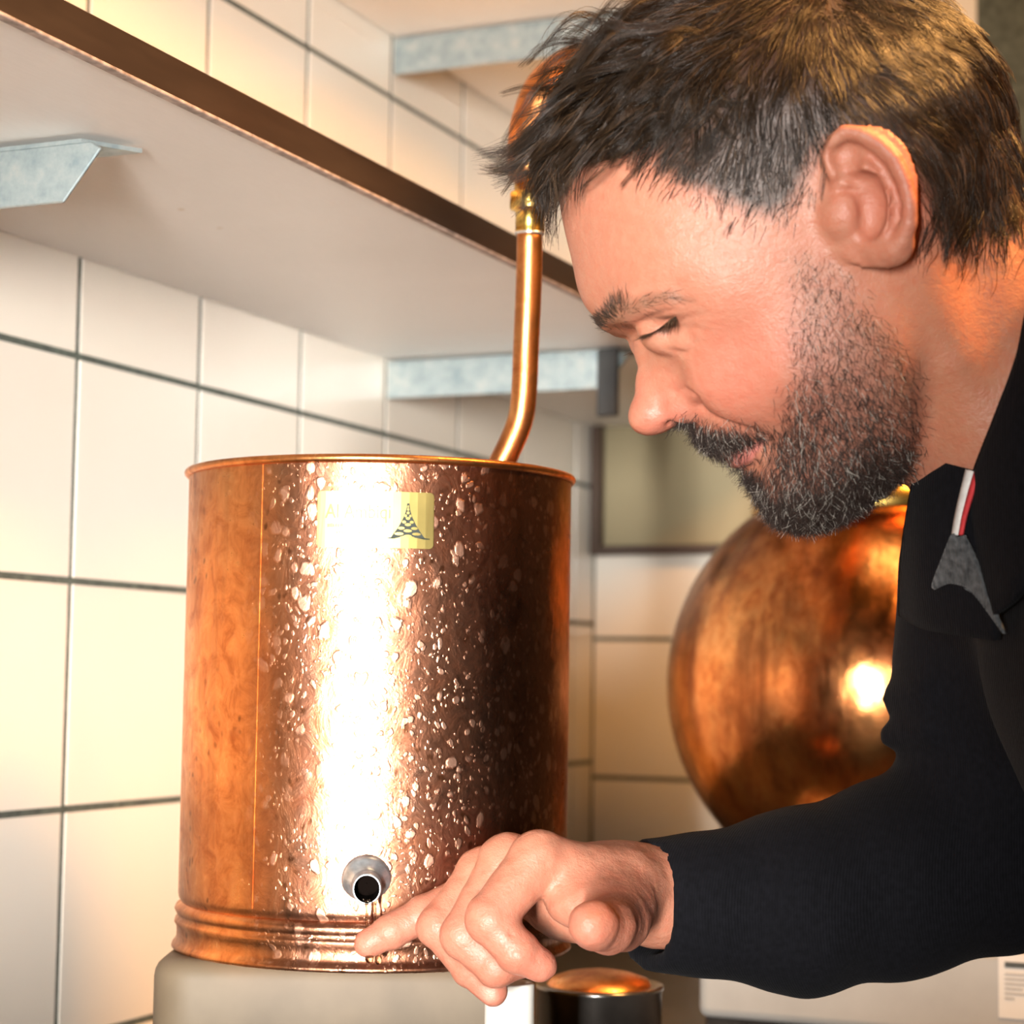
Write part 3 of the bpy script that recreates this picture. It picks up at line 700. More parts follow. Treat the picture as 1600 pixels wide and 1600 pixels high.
def s_face0(Y, e):
    """skull sheet plus the soft masses of the face"""
    e = smin(e, s_chain(Y, pl((958,492,16),(982,487,33),(1015,475,44),(1050,473,51)), [3.2,4.6,5,4]), 8)     # brow
    e = smin(e, s_ell(Y, pm(1031, 512, 30), (9.6, 9.6, 10.5)), 4.0)                                          # eyeball under its lid
    e = smin(e, s_chain(Y, pl((1020,536,25),(1042,538,34),(1066,532,42)), [1.8,2.6,2.0]), 6)                 # lower lid bag
    e = smin(e, s_ell(Y, pm(1012, 652, 2.5), (8.0, 7.5, 8.5)), 5)                                            # nose tip
    e = smin(e, s_ell(Y, pm(1071, 635, 12.5), (9.0, 7.6, 6.8)), 3.5)                                         # wing
    e = smin(e, s_ell(Y, pm(1140, 585, 36), (14, 14, 9)), 14)                                                # cheek
    e = smin(e, s_chain(Y, pl((1132,703,2),(1146,699,13),(1172,690,23)), [3.2,3.0,1.8]), 3)                  # upper lip
    e = smin(e, s_chain(Y, pl((1153,719,0),(1158,717,9),(1170,710,18),(1186,698,26)), [4.2,4.2,3.2,1.5]), 3) # lower lip
    return e
def front_t(pts, lift=0.):
    """drop pixel points onto the near face surface along the line of sight"""
    out = []
    for u, v in pts:
        ts = np.arange(90, -14, -.25); X = np.array([pm(u, v, t) for t in ts]); d = s_face0(np.abs(X*np.array([0, 0, 1.]))+X*np.array([1., 1., 0]), s_skull(X))
        i = np.argmax(d < 0) if (d < 0).any() else np.argmin(d); out.append(pm(u, v, ts[i]+lift))
    return out
LIDLINE = front_t([(1008,523),(1020,519),(1034,510),(1046,500),(1056,494)])
CREASE = front_t([(1004,504),(1016,496),(1034,489),(1054,485)])
BAGL = front_t([(1048,547),(1064,553),(1079,549),(1086,534)])
NFOLD = front_t([(1096,640),(1116,652),(1145,664),(1178,673),(1202,686)])
WINGG = front_t([(1055,614),(1072,610),(1088,620),(1095,636)])
MOUTH = front_t([(1142,708),(1152,705),(1168,699),(1197,686)])
FROWN = front_t([(1062,500),(1082,494),(1104,490)]); FROWN2 = front_t([(1064,512),(1086,512),(1106,516)])
def s_head(X):
    M = X.copy(); M[:, 2] = np.abs(M[:, 2])
    d = s_skull(M)
    nf = np.abs(M-pm(1090, 580, 25)).max(1) < 75
    if nf.any():
        Y = M[nf]; e = s_face0(Y, d[nf])
        def cut(e, pts, r, k): return smax(e, -s_chain(Y, pts, r), k)
        e = cut(e, CREASE, [.6,.9,1.0,.5], 2.2)
        e = cut(e, LIDLINE, [.5,.9,1.1,1.0,.5], 1.0)
        e = cut(e, BAGL, [.2,.5,.5,.2], 2.6)
        e = cut(e, FROWN, [.1,.3,.1], 1.6); e = cut(e, FROWN2, [.1,.3,.1], 1.6)
        e = cut(e, WINGG, [.4,1.0,1.3,1.2], 2.6)
        e = cut(e, pl((1046,664,8.5),(1058,656,9.5),(1074,646,11.5)), [1.8,2.6,1.6], 1.5)
        e = cut(e, NFOLD, [.9,.8,.5,.4,.2], 4)
        e = cut(e, MOUTH, [1.0,1.1,1.1,.9], 1.4)
        e = cut(e, pl((1152,739,0),(1166,736,12),(1185,723,22)), [1.2,1.2,.6], 4)
        d[nf] = e
    ear, cv = s_ear(M)
    d = smin(d, ear, 4.0)
    return d
# ---- neck, shoulder girdle, arm and hand (one body)
NECK = [pm(1430, 330, 0), pm(1500, 500, 0), pm(1600, 660, 0), pm(1700, 800, 0)]
def s_neck(X):
    d = s_chain(X, NECK, [50, 51, 54, 66], 10)
    M = X.copy(); M[:, 2] = np.abs(M[:, 2])
    d = smin(d, s_chain(M, pl((1430,420,55),(1480,560,46),(1530,700,26)), [10, 10, 9]), 16)      # neck muscle
    return d
def hp(px, py, Z): return pm(px, py, Z0-Z)          # by depth in mm
WR = hp(1030, 1402, 945)
FING = dict(
 index=([hp(838,1345,908), hp(765,1436,893), hp(808,1487,890), hp(844,1508,892)], [12.4,10.6,9.2,7.4]),
 middle=([hp(790,1348,928), hp(724,1462,912), hp(775,1510,908), hp(822,1500,915)], [12.0,10.2,9.0,7.5]),
 ring=([hp(752,1368,946), hp(684,1448,930), hp(735,1512,922), hp(770,1549,918)], [11.2,9.4,8.4,7.0]),
 little=([hp(745,1392,958), hp(664,1428,948), hp(612,1455,944), hp(575,1474,943)], [10.4,8.6,7.8,6.7]),
 thumb=([hp(985,1400,925), hp(968,1438,893), hp(950,1448,868), hp(922,1445,846)], [15.5,13.6,11.6,9.0]))
def s_hand(X):
    mc = {k: v[0][0] for k, v in FING.items()}
    d = s_chain(X, [hp(1250,1404,965), WR, hp(960,1385,940)], [34, 20.5, 20], 14)
    d = np.maximum(d, -200)
    for k, r in (('index', 11.5), ('middle', 12), ('ring', 11.5), ('little', 10.5)):
        base = hp(975, 1378, 925+{'index': 0, 'middle': 10, 'ring': 20, 'little': 28}[k]); d = smin(d, s_cone(X, base, mc[k], 15, r), 9)
    d = smin(d, s_ell(X, hp(925, 1410, 905), (21, 13, 17)), 10)                  # web between thumb and index
    d = smin(d, s_ell(X, hp(905, 1425, 948), (24, 14, 24)), 10)                  # palm
    for k in ('index', 'middle', 'ring'): d = smin(d, s_ell(X, mc[k]+np.array([0, 3.5, 0]), (9.5, 9, 9)), 5)
    for k, (p, r) in FING.items():
        f = s_chain(X, p, r, 2.2)
        if k == 'thumb':
            f = smin(f, s_ell(X, p[3]+np.array([1.5, -1.0, -4]), (9.6, 10.4, 9.0)), 3)
            d = smin(d, f, 7)
        else:
            for j in (1, 2): f = smin(f, s_ell(X, p[j], (r[j]*1.0,)*3), 2)
            d = smin(d, f, 3.2)
    # tendons on the back of the hand, flexion creases, fine skin folds
    for k in ('index', 'middle', 'ring'):
        d = smin(d, s_chain(X, [mc[k]+np.array([3, 8.5, 1]), mc[k]*.45+hp(985,1350,935)*.55+np.array([0, 2.0, 0])], [3.2, 2.0]), 6)
    cr = [((795,1462,884),(812,1452,880),(833,1440,886)), ((806,1485,881),(826,1478,878),(840,1465,884)), ((752,1420,884),(764,1414,881),(780,1412,880)), ((750,1430,884),(760,1424,881),(772,1421,880)),
          ((872,1372,893),(868,1392,890),(850,1420,888)), ((905,1372,888),(890,1395,884),(872,1420,884)), ((948,1408,858),(962,1432,853),(955,1468,856)), ((930,1416,850),(938,1440,848),(930,1470,850)), ((712,1440,905),(720,1430,902),(734,1424,900)), ((675,1428,922),(686,1420,920),(698,1416,920))]
    for c in cr: d = smax(d, -s_chain(X, [hp(*q) for q in c], [.4, .8, .4]), 1.5)
    return d + .22*vnoise(X, .9, 31) + .25*vnoise(X*np.array([.4, 1.2, 1.]), .5, 32)
ARM = [pm(1700, 800, -20), hp(1640, 870, 985), hp(1570, 1310, 990), hp(1400, 1372, 975), hp(1250, 1404, 965)]
def s_body(X):
    d = np.full(len(X), 60.)
    hd = (X[:, 1] > -60) & (np.abs(X[:, 2]) < 140)
    if hd.any():
        Y = X[hd]; d[hd] = smin(s_head(Y), s_neck(Y), 9)
    a = s_chain(X, ARM, [52, 42, 36, 37, 33], 12); d = smin(d, a, 8)
    hn = (X[:, 1] < -90) & (X[:, 0] < 160)
    if hn.any(): d[hn] = smin(d[hn], s_hand(X[hn]), 6)
    return d
HV = 1.35
V, Q = surface_nets(s_body, (-85, -245, -180), (300, 262, 112), HV)
V = relax(V, Q, 1, .35)
print('body', len(V))
# ---- skin colour per vertex (own tones, with warm lamp light painted into the neck)
def soft_poly(u, v, poly, s):
    """1 inside the pixel polygon, fading over s pixels"""
    p = np.array(poly, float); ins = np.zeros(len(u), bool); dm = np.full(len(u), 1e9)
    for i in range(len(p)):
        a, b = p[i], p[(i+1) % len(p)]
        c = (a[1] > v) != (b[1] > v); xx = (b[0]-a[0])*(v-a[1])/(b[1]-a[1]+1e-9)+a[0]; ins ^= c & (u < xx)
        e = b-a; h = np.clip(((u-a[0])*e[0]+(v-a[1])*e[1])/(e@e+1e-9), 0, 1); dm = np.minimum(dm, np.hypot(u-a[0]-h*e[0], v-a[1]-h*e[1]))
    sd = np.where(ins, -dm, dm); return np.clip(.5-sd/s, 0, 1)
BEARD = [(1240,398),(1300,408),(1350,470),(1400,530),(1445,565),(1446,640),(1440,722),(1395,775),(1340,815),(1260,845),(1200,822),(1150,760),(1146,736),(1172,737),(1190,722),(1200,700),(1196,690),(1150,706),(1105,718),(1062,668),(1068,648),(1100,664),(1140,668),(1180,672),(1208,684),(1226,655),(1216,630),(1236,590),(1232,520),(1236,450)]
HAIRP = [(868,275),(905,245),(960,212),(985,205),(1012,225),(1030,262),(1070,290),(1110,300),(1160,325),(1205,335),(1235,318),(1255,280),(1268,240),(1300,205),(1350,200),(1400,225),(1430,275),(1455,330),(1475,362),(1520,375),(1560,372),(1700,300),(1700,-200),(800,-200),(800,275)]
BROW = [(932,502),(950,478),(968,462),(985,470),(1010,458),(1050,455),(1085,470),(1060,472),(1020,478),(985,496),(962,512)]
LIPS = [(1139,711),(1150,703),(1175,694),(1196,686),(1186,704),(1172,722),(1152,733),(1142,722)]
u_, v_ = pix(V); near_head = V[:, 1] > -20
u_[~near_head] = -9999
def gauss(cu, cv, s): return np.exp(-((u_-cu)**2+(v_-cv)**2)/(2*s*s))
nz = vnoise(V, .10, 1)*.5+vnoise(V, .35, 2)*.3
col = np.array([.405, .182, .115])*np.ones((len(V), 3))
def blend(m, c):
    global col
    m = np.clip(m, 0, 1)[:, None]; col = col*(1-m)+np.array(c)*m
blend(.10+.10*nz, (.50, .17, .11))
blend(.45*gauss(1140, 590, 60), (.50, .15, .105)); blend(.55*gauss(1030, 650, 34), (.50, .145, .105)); blend(.35*gauss(1200, 560, 60), (.49, .17, .115))
blend(.40*gauss(1390, 300, 60)*(V[:, 2] > 60), (.50, .15, .10)); blend(.35*soft_poly(u_, v_, [(1400,440),(1620,330),(1620,720),(1450,720),(1430,560)], 80), (.46, .18, .085))  # second blend: neck orange, warm lamp light put into the colour
blend(.30*gauss(1055, 545, 25), (.52, .26, .17))
blend(.85*soft_poly(u_, v_, LIPS, 7), (.50, .17, .15))
blend(soft_poly(u_, v_, BEARD, 44)*(.58+.14*nz)*(.40+.60*np.clip((v_-470)/170, 0, 1)), (.13, .06, .045))
blend(.62*soft_poly(u_, v_, BROW, 12), (.14, .075, .045))
blend(.93*soft_poly(u_, v_, HAIRP, 30)*(np.abs(V[:, 2]) < 84), (.035, .022, .014))
sw = .7*soft_poly(u_, v_, [(1049,505),(1058,500),(1066,505),(1062,515),(1056,530),(1050,520)], 8)
hn = V[:, 1] < -120
if hn.any():
    for k, (p, r) in FING.items():
        for j, c in ((1, .35), (2, .30), (3, .45)):
            blend(c*np.exp(-((V-p[j])**2).sum(1)/(2*(r[j]*1.0)**2))*hn, (.50, .155, .115))
    nc, nd_ = hp(762, 1556, 910), None
    blend(.55*np.exp(-((V-nc)**2/np.array([4.2, 4.2, 5])**2).sum(1)*1.2)*hn, (.66, .42, .33))
body_me = np_mesh('body', V, Q); set_col(body_me, col)
def mk_skin():
    m = NT('skin'); a = m.t.nodes.new('ShaderNodeVertexColor'); a.layer_name = 'tint'
    mot = m.noise(210, 5, .7); pore = m.noise(900, 2, .6); wr = m.noise(260, 4, .6, m.mapping((1, 1, 1.2)))
    c = m.mix(m.ramp(mot, [(.35, .0), (.70, .5)]), a.outputs['Color'], m.mix(1.0, a.outputs['Color'], (1.0, .62, .55), 'MULTIPLY'))
    m.P(Base_Color=c, Roughness=m.ramp(pore, [(.3, .40), (.7, .56)]), Specular_IOR_Level=.42, Subsurface_Weight=.14, Subsurface_Radius=(.9, .35, .18), Subsurface_Scale=.0045)
    m.bump(m.math('ADD', m.math('MULTIPLY', pore, .5), wr), .5, .0009); return m.m
MAT['skin'] = mk_skin()
base = to_world(np.array([[560., -1150., 0.]]))[0]; base[2] = 0
person = empty('person', Vector(base)); tag(person, 'bearded man in a black jersey leaning in with one finger under the dripping spout', 'person')
link('body', body_me, MAT['skin'], person)
# ------------------------------------------------------------------ hair
def skin_dist(X):
    """distance and outward normal of the bare head (vectorised, near enough for combing hair)"""
    M = X.copy(); sg = np.sign(M[:, 2]); sg[sg == 0] = 1; M[:, 2] = np.abs(M[:, 2])
    d = s_skull(M); g = np.stack([-samp(QGX, M), -samp(QGY, M), 2*M[:, 2]*sg], 1)
    return d, g/np.maximum(np.linalg.norm(g, axis=1), 1e-6)[:, None]
rs = np.random.RandomState(11)
def roots(n, wfun):
    """n random points on the head mesh, chosen with weight wfun(u, v, vertices)"""
    T = Q; c = V[T].mean(1); hd = c[:, 1] > -35; T = T[hd]; c = c[hd]
    u, v = pix(c); w = wfun(u, v, c); ar = np.linalg.norm(np.cross(V[T[:, 2]]-V[T[:, 0]], V[T[:, 3]]-V[T[:, 1]]), axis=1)
    w = np.clip(w, 0, None)*ar; k = rs.choice(len(T), n, p=w/w.sum())
    a, b = rs.rand(n, 1), rs.rand(n, 1); q = V[T[k]]
    p = (q[:, 0]*(1-a)+q[:, 1]*a)*(1-b)+(q[:, 3]*(1-a)+q[:, 2]*a)*b
    nn = np.cross(q[:, 2]-q[:, 0], q[:, 3]-q[:, 1]); nn /= np.maximum(np.linalg.norm(nn, axis=1), 1e-9)[:, None]
    return p, nn
def strands_mesh(name, PT, rad, tip=.35, sides=3):
    """PT: N x S x 3 centre lines (mm) -> one mesh of thin tapering tubes"""
    N, S, _ = PT.shape; T = np.gradient(PT, axis=1); T /= np.maximum(np.linalg.norm(T, axis=2), 1e-9)[..., None]
    A = np.cross(T, np.array([.31, .17, .93])); A /= np.maximum(np.linalg.norm(A, axis=2), 1e-9)[..., None]; Bn = np.cross(T, A)
    R = (np.asarray(rad).reshape(-1, 1)*np.linspace(1, tip, S)[None])[..., None]
    ring = np.stack([PT + R*(A*math.cos(2*math.pi*k/sides)+Bn*math.sin(2*math.pi*k/sides)) for k in range(sides)], 2)
    VV = ring.reshape(-1, 3); base = (np.arange(N)*S*sides)[:, None, None]+(np.arange(S-1)*sides)[None, :, None]
    k = np.arange(sides); k2 = (k+1) % sides
    F_ = np.stack([base+k, base+k2, base+sides+k2, base+sides+k], -1).reshape(-1, 4)
    return np_mesh(name, VV, F_)
def idw(u, v, A, p=2.5):
    """inverse-distance blend of direction anchors (u, v, value...)"""
    A = np.array(A, float); d = np.hypot(u[:, None]-A[None, :, 0], v[:, None]-A[None, :, 1])+8; w = d**-p; w /= w.sum(1, keepdims=True)
    return w @ A[:, 2:]
# anchors: u, v, dir_x, dir_y(down +), length mm, lift 0..1, curl mm
HA = [(1050,262,-.55,.85,5.5,.22,.4),(1100,285,-.4,.9,5.5,.2,.3),(1150,300,-.3,.95,6,.18,.3),(1220,300,-.25,1,7,.15,.3),(1260,250,0,1,9,.15,.3),(1000,212,-.75,.65,20,.4,2),
 (1100,200,-.35,.9,12,.25,.6),(1200,210,-.1,1,13,.22,.5),(1100,130,-.6,.75,20,.35,1.2),(1210,120,-.3,.85,20,.3,1),(1300,150,.55,.8,20,.25,1),(1350,110,.9,.4,24,.28,1.4),(1440,180,.85,.6,24,.28,1.6),(1430,250,.6,.85,20,.22,1.2),
 (1480,330,-.1,1,24,.35,2.2),(1510,330,-.35,1,26,.4,2.6),(1560,330,.0,1,26,.35,2.2),(1540,230,.4,.9,26,.3,2.2),(1520,80,.9,.5,26,.35,1.6),(1440,40,.9,.25,28,.35,1.6),(1600,150,.5,1,24,.4,2),
 (960,150,-.85,.55,46,.55,6),(900,210,-.8,.6,44,.6,6),(930,100,-.85,.4,46,.65,7),(1010,60,-.9,.35,48,.6,6.5),(1050,130,-.75,.55,42,.5,5),(1100,30,-.8,.3,42,.5,3.2),(1200,20,-.5,.35,36,.42,2.6),(1330,20,.35,.7,32,.4,2.2),(1250,-30,-.3,.5,36,.45,2.6),(1400,-20,.7,.35,32,.4,2.2),(1270,40,.0,.8,32,.38,2.2),(880,255,-.75,.6,36,.55,3.2),(1100,-20,-.8,0,42,.5,3)]
def hair_w(u, v, c):
    w = soft_poly(u, v, HAIRP, 74)**1.3*(np.abs(c[:, 2]) < 82)
    ear = np.abs(c-_ec*np.array([1, 1, 0])-np.array([0, 0, 1])*_ec[2]*np.sign(c[:, 2:3])).max(1) < 10
    w = w*np.where(c[:, 2] < -15, .45, 1.)
    top = np.clip((260-v)/220, 0, 1)*np.clip((1200-u)/250, 0, 1)
    return w*(1+.6*top)
def comb(n, S, wfun, lenmul=1., lift=1., seed=0, clump=240, cl_amt=.55, side=None):
    p, nn = roots(n, wfun); u, v = pix(p); a = idw(u, v, HA)
    dx, dy, ln, lf, cu = a.T; r = np.random.RandomState(seed)
    # clumps share their curl phase and gather towards a common tip
    ci = rs.choice(n, clump, replace=False); dist = ((p[:, None, :2]-p[ci][None, :, :2])**2).sum(-1)+2*(p[:, None, 2]-p[ci][None, :, 2])**2; cl = dist.argmin(1)
    ph = r.uniform(0, 6.28, clump)[cl]+r.normal(0, .5, n); fr = r.uniform(.8, 1.5, clump)[cl]
    ln = ln*lenmul*r.uniform(.65, 1.15, n)*r.uniform(.8, 1.2, clump)[cl]
    ang = r.normal(0, 1, n)*np.where(ln < 12, .34, .17)+r.normal(0, .22, clump)[cl]; ca, sa_ = np.cos(ang), np.sin(ang)
    D = np.stack([dx*ca-dy*sa_, -(dx*sa_+dy*ca), r.normal(0, .12, n)], 1); D /= np.linalg.norm(D, axis=1)[:, None]
    D -= nn*(D*nn).sum(1)[:, None]; D /= np.maximum(np.linalg.norm(D, axis=1), .15)[:, None]
    st = ln/(S-1); X = p-nn*.6; out = [X.copy()]; Bn = np.cross(D, nn)
    lift_target = lift*lf*ln*.33*r.uniform(.25, 1.1, n)
    for s in range(1, S):
        t = s/(S-1)
        d = D + nn*(lf*lift*1.2*(1-1.5*t))[:, None] + np.array([0, -.25*t, 0])*np.clip(ln/40, 0, 1)[:, None]
        d = d + (Bn*np.sin(ph+fr*t*5.0)[:, None]+nn*np.cos(ph*1.3+fr*t*4.2)[:, None]*.5)*(cu/7*(.3+t))[:, None]
        d /= np.linalg.norm(d, axis=1)[:, None]; X = X + d*st[:, None]
        sd, nr = skin_dist(X); mn = np.minimum(lift_target*t, 14)+.25
        X = X + nr*np.clip(mn-sd, 0, 4)[:, None]
        out.append(X.copy())
    PT = np.stack(out, 1)
    tipc = np.zeros((clump, S, 3)); cnt = np.bincount(cl, minlength=clump)
    for s in range(S):
        for k in range(3): tipc[:, s, k] = np.bincount(cl, PT[:, s, k], clump)/np.maximum(cnt, 1)
    g = (np.linspace(0, 1, S)**1.2*cl_amt)[None, :, None]*np.clip(ln/26, .15, 1)[:, None, None]
    return PT*(1-g) + tipc[cl]*g
def hair_mat(name, c0, c1, rough=.38, grey=0.):
    m = NT(name); g = m.t.nodes.new('ShaderNodeNewGeometry'); rnd_ = g.outputs['Random Per Island']
    stops = [(0., c0), (.7, c1)] + ([(1-grey, c1), (1-grey+.02, (.42, .38, .33))] if grey else [(.88, c1), (.93, tuple(min(1, x*4) for x in c1))])  # without grey, some strands are paler in colour to paint highlights
    m.P(Base_Color=m.ramp(rnd_, stops), Roughness=rough, Specular_IOR_Level=.40, Anisotropic=.4); return m.m
MAT['hair'] = hair_mat('dark_brown_hair', (.006, .0035, .002), (.026, .0145, .0075), .32)
MAT['beard'] = hair_mat('greying_beard', (.008, .005, .004), (.034, .018, .013), .5, .08)
MAT['brow'] = hair_mat('brow_hair', (.018, .010, .006), (.05, .028, .016), .45)
bulk = comb(16000, 7, lambda u, v, c: hair_w(u, v, c)*(1-.75*np.clip((330-v)/260, 0, 1)*np.clip((1080-u)/140, 0, 1)), seed=3, clump=700, cl_amt=.62)
crown = comb(5200, 12, lambda u, v, c: hair_w(u, v, c)*np.clip((250-v)/180, 0, 1)*np.clip((1150-u)/170, 0, 1)+1e-9, lenmul=1.0, lift=1.05, seed=4, clump=110, cl_amt=.80)
hair_me = strands_mesh('hair', bulk, rs.uniform(.10, .20, len(bulk)))
ho = link('hair', hair_me, MAT['hair'], person); tag(ho, 'short dark brown hair swept back over the ears', kind='stuff')
fo = link('fringe', strands_mesh('fringe', crown, rs.uniform(.11, .18, len(crown))), MAT['hair'], person); tag(fo, 'longer tousled dark curls falling over the forehead', kind='stuff')
# loose wisps of the fringe: guided curls in front of the forehead
WG = [[(905,150,14),(850,200,10),(800,232,6),(740,244,4)],[(905,170,20),(845,225,16),(790,262,12),(748,262,8)],[(915,190,10),(860,240,10),(815,272,8),(770,290,6)],[(890,205,20),(850,250,18),(828,290,14),(822,322,10)],
 [(885,225,12),(858,270,12),(848,310,12),(862,342,12)],[(893,220,4),(860,262,4),(836,300,4),(800,338,2)],[(880,240,16),(868,262,20),(874,288,20),(893,296,18)],[(925,130,24),(862,170,26),(815,215,22),(776,252,16)],
 [(940,110,10),(880,118,12),(838,150,10),(826,190,6)],[(950,90,26),(890,84,30),(850,112,28),(842,152,22)],[(945,60,16),(890,40,16),(862,70,16),(868,120,12)],[(960,200,40),(920,236,36),(890,246,30),(862,250,24)],[(1000,190,48),(960,232,46),(925,243,38),(890,250,30)],
 [(870,200,-12),(830,240,-12),(800,262,-12),(768,270,-12)],[(880,180,-20),(835,215,-18),(802,240,-16),(770,240,-16)]]
pts = []
for gi, g in enumerate(WG):
    c = smooth_path([pm(a, b, t) for a, b, t in g], 4)
    for k in range(120 if gi not in (8, 9, 10) else 18):
        off = rs.normal(0, 1, 3)*np.array([2.6, 2.6, 3.5]); sp = np.linspace(1, .55, len(c))[:, None]
        wv = np.sin(np.linspace(0, 4+rs.rand()*2, len(c))+rs.uniform(0, 6.28))[:, None]*rs.normal(0, 1, 3)*.9*np.linspace(.2, 1, len(c))[:, None]
        e = rs.uniform(.75, 1.0); cc_ = np.array([np.interp(np.linspace(0, e, len(c)), np.linspace(0, 1, len(c)), c[:, d]) for d in range(3)]).T
        pts.append(cc_ + off*sp + wv)
# curls tossed over the top of the head, a few strands coloured paler as painted highlights
for k in range(46):
    a0, b0 = rs.uniform(900, 1130), rs.uniform(5, 215); b0 = min(b0, 215-(a0-900)*.25); dirx = -1 if a0 < 1080 else rs.choice([-1, 1]); t0 = np.interp(a0, [880, 960, 1060, 1140], [14, 40, 56, 64])*rs.uniform(.8, 1.0)
    amp = rs.uniform(10, 26); ln_ = rs.uniform(90, 150); ph_ = rs.uniform(0, 6.28); sl = rs.uniform(.25, .9)
    g = [(a0+dirx*ln_*q, b0+ln_*sl*q+amp*math.sin(ph_+q*4.5)-14*math.sin(q*3.1), t0+9*math.sin(q*3.1)+5*math.cos(ph_+q*4)-8*q) for q in (0, .25, .5, .75, 1.)]
    c = smooth_path([pm(*q) for q in g], 3)
    for m_ in range(26):
        off = rs.normal(0, 1, 3)*1.3; pts.append(c + off*np.linspace(1.2, .5, len(c))[:, None] + np.sin(np.linspace(0, 5, len(c))+rs.uniform(0, 6.28))[:, None]*rs.normal(0, .35, 3))
sd_all = np.array(pts); 
for s_ in range(sd_all.shape[1]):
    X_ = sd_all[:, s_]; dd_, nn_ = skin_dist(X_); sd_all[:, s_] = X_ + nn_*np.clip(1.0-dd_, 0, 12)[:, None]*(X_[:, 0] > 18)[:, None]
pts = list(sd_all)
pts = np.array(pts)
wo = link('fringe_wisps', strands_mesh('fringe_wisps', pts, rs.uniform(.09, .15, len(pts)), .25), MAT['hair'], person); tag(wo, 'loose wisps hanging in front of the forehead', kind='stuff')
# ---- beard, moustache, brows, lashes
BA = [(1260,430,.05,1,4.0,.5,.2),(1300,480,.2,1,4.5,.5,.2),(1270,560,.25,.95,5,.5,.3),(1380,560,.5,.9,5,.5,.3),(1330,640,.4,.9,5.5,.5,.3),(1420,640,.6,.7,4.5,.5,.3),(1300,720,.35,.95,6.5,.55,.4),(1400,720,.6,.8,5,.5,.3),
 (1250,790,.1,1,8,.7,.5),(1210,790,-.3,1,8,.75,.5),(1330,790,.3,1,7,.7,.5),(1180,760,-.45,.9,7,.8,.4),(1160,745,-.5,.9,6.5,.8,.4),(1215,690,.25,.95,6,.5,.3),(1200,740,.1,1,6,.6,.4),(1235,640,.2,1,5,.5,.3),
 (1085,685,-.35,.95,6.5,.65,.3),(1105,695,-.1,1,7,.55,.3),(1140,690,.35,.9,6.5,.45,.3),(1180,684,.6,.75,6.5,.4,.3),(1075,662,-.4,.9,5,.6,.2)]
def dress(n, S, poly, fade, anchors, seed, dens=None, far=.5, wob=.3):
    p, nn = roots(n, lambda u, v, c: soft_poly(u, v, poly, fade)**1.5*np.where(c[:, 2] < -8, far, 1)*(dens(u, v) if dens else 1)+1e-12)
    u, v = pix(p); a = idw(u, v, anchors); dx, dy, ln, lf, cu = a.T; r = np.random.RandomState(seed); n = len(p)
    ang = r.normal(0, wob, n); D = np.stack([dx*np.cos(ang)-dy*np.sin(ang), -(dx*np.sin(ang)+dy*np.cos(ang)), r.normal(0, .2, n)], 1)
    D -= nn*(D*nn).sum(1)[:, None]*.8; D /= np.maximum(np.linalg.norm(D, axis=1), .2)[:, None]; ln = ln*r.uniform(.5, 1.15, n); X = p-nn*.3; out = [X]
    kx = r.normal(0, .25, (n, 3))
    for s in range(1, S):
        t = s/(S-1); d = D+nn*(lf*1.1*(1-.8*t)+.08)[:, None]+kx*t; d /= np.linalg.norm(d, axis=1)[:, None]; X = X+d*(ln/(S-1))[:, None]; out.append(X)
    return np.stack(out, 1)
def beard_dens(u, v):
    d = .42+.58*np.clip((v-560)/150, 0, 1)+.5*soft_poly(u, v, [(1185,770),(1400,700),(1440,720),(1340,820),(1250,845),(1190,820)], 60)
    d = d*(1-.62*soft_poly(u, v, [(1178,725),(1210,715),(1225,770),(1205,790),(1190,765)], 20))
    d = d*np.clip((1462-u)/90, .08, 1)*np.clip(.35+(u-1225)/60, .35, 1)**np.where(v < 640, 1, 0)
    return d + .9*soft_poly(u, v, [(1062,668),(1068,650),(1110,668),(1180,674),(1200,686),(1150,706),(1105,718)], 14) + .7*soft_poly(u, v, [(1146,736),(1175,738),(1190,770),(1180,790),(1150,755)], 14)
bd = dress(20000, 4, BEARD, 40, BA, 5, beard_dens, wob=.55)
bo = link('beard', strands_mesh('beard', bd, rs.uniform(.07, .125, len(bd)), .4), MAT['beard'], person); tag(bo, 'short dark beard and moustache flecked with grey', kind='stuff')
br_ = dress(900, 4, BROW, 8, [(940,495,-.2,-.6,4,.6,.2),(965,480,.3,-.9,6,.45,.2),(985,478,.7,-.5,7,.35,.2),(1015,466,.95,-.15,7,.25,.2),(1060,464,1,.15,6,.2,.2)], 6, dens=lambda u, v: 1.0+2.2*np.clip((990-u)/50, 0, 1)-.55*np.clip((u-1010)/50, 0, 1), wob=.25)
eo = link('eyebrow', strands_mesh('eyebrow', br_, rs.uniform(.09, .14, len(br_)), .3), MAT['brow'], person); tag(eo, kind='stuff')
ls = []
for (lo_, hi_, n_, dirs, ln_) in ((0, .62, 90, ((-.75, -.62, .35), (-.35, -.75, .55)), 6.5), (.55, 1., 90, ((-.15, -.85, .55), (.28, -.95, .35)), 8.5)):
    cl_ = smooth_path(LIDLINE, 10)
    for k in range(n_):
        t = rs.uniform(lo_, hi_); i = t*(len(cl_)-1.001); j = int(i); p = cl_[j]*(1-(i-j))+cl_[j+1]*(i-j)
        q = (t-lo_)/(hi_-lo_); d = np.array(dirs[0])*(1-q)+np.array(dirs[1])*q+rs.normal(0, .12, 3); d /= np.linalg.norm(d); L_ = ln_*rs.uniform(.5, 1.05)
        b = np.array([-.3, .22, .25]); ls.append([p+d*L_*s+b*L_*s*s*.6 for s in (0, .33, .66, 1.)])
ls = np.array(ls); ls2 = ls*np.array([1, 1, -1.])
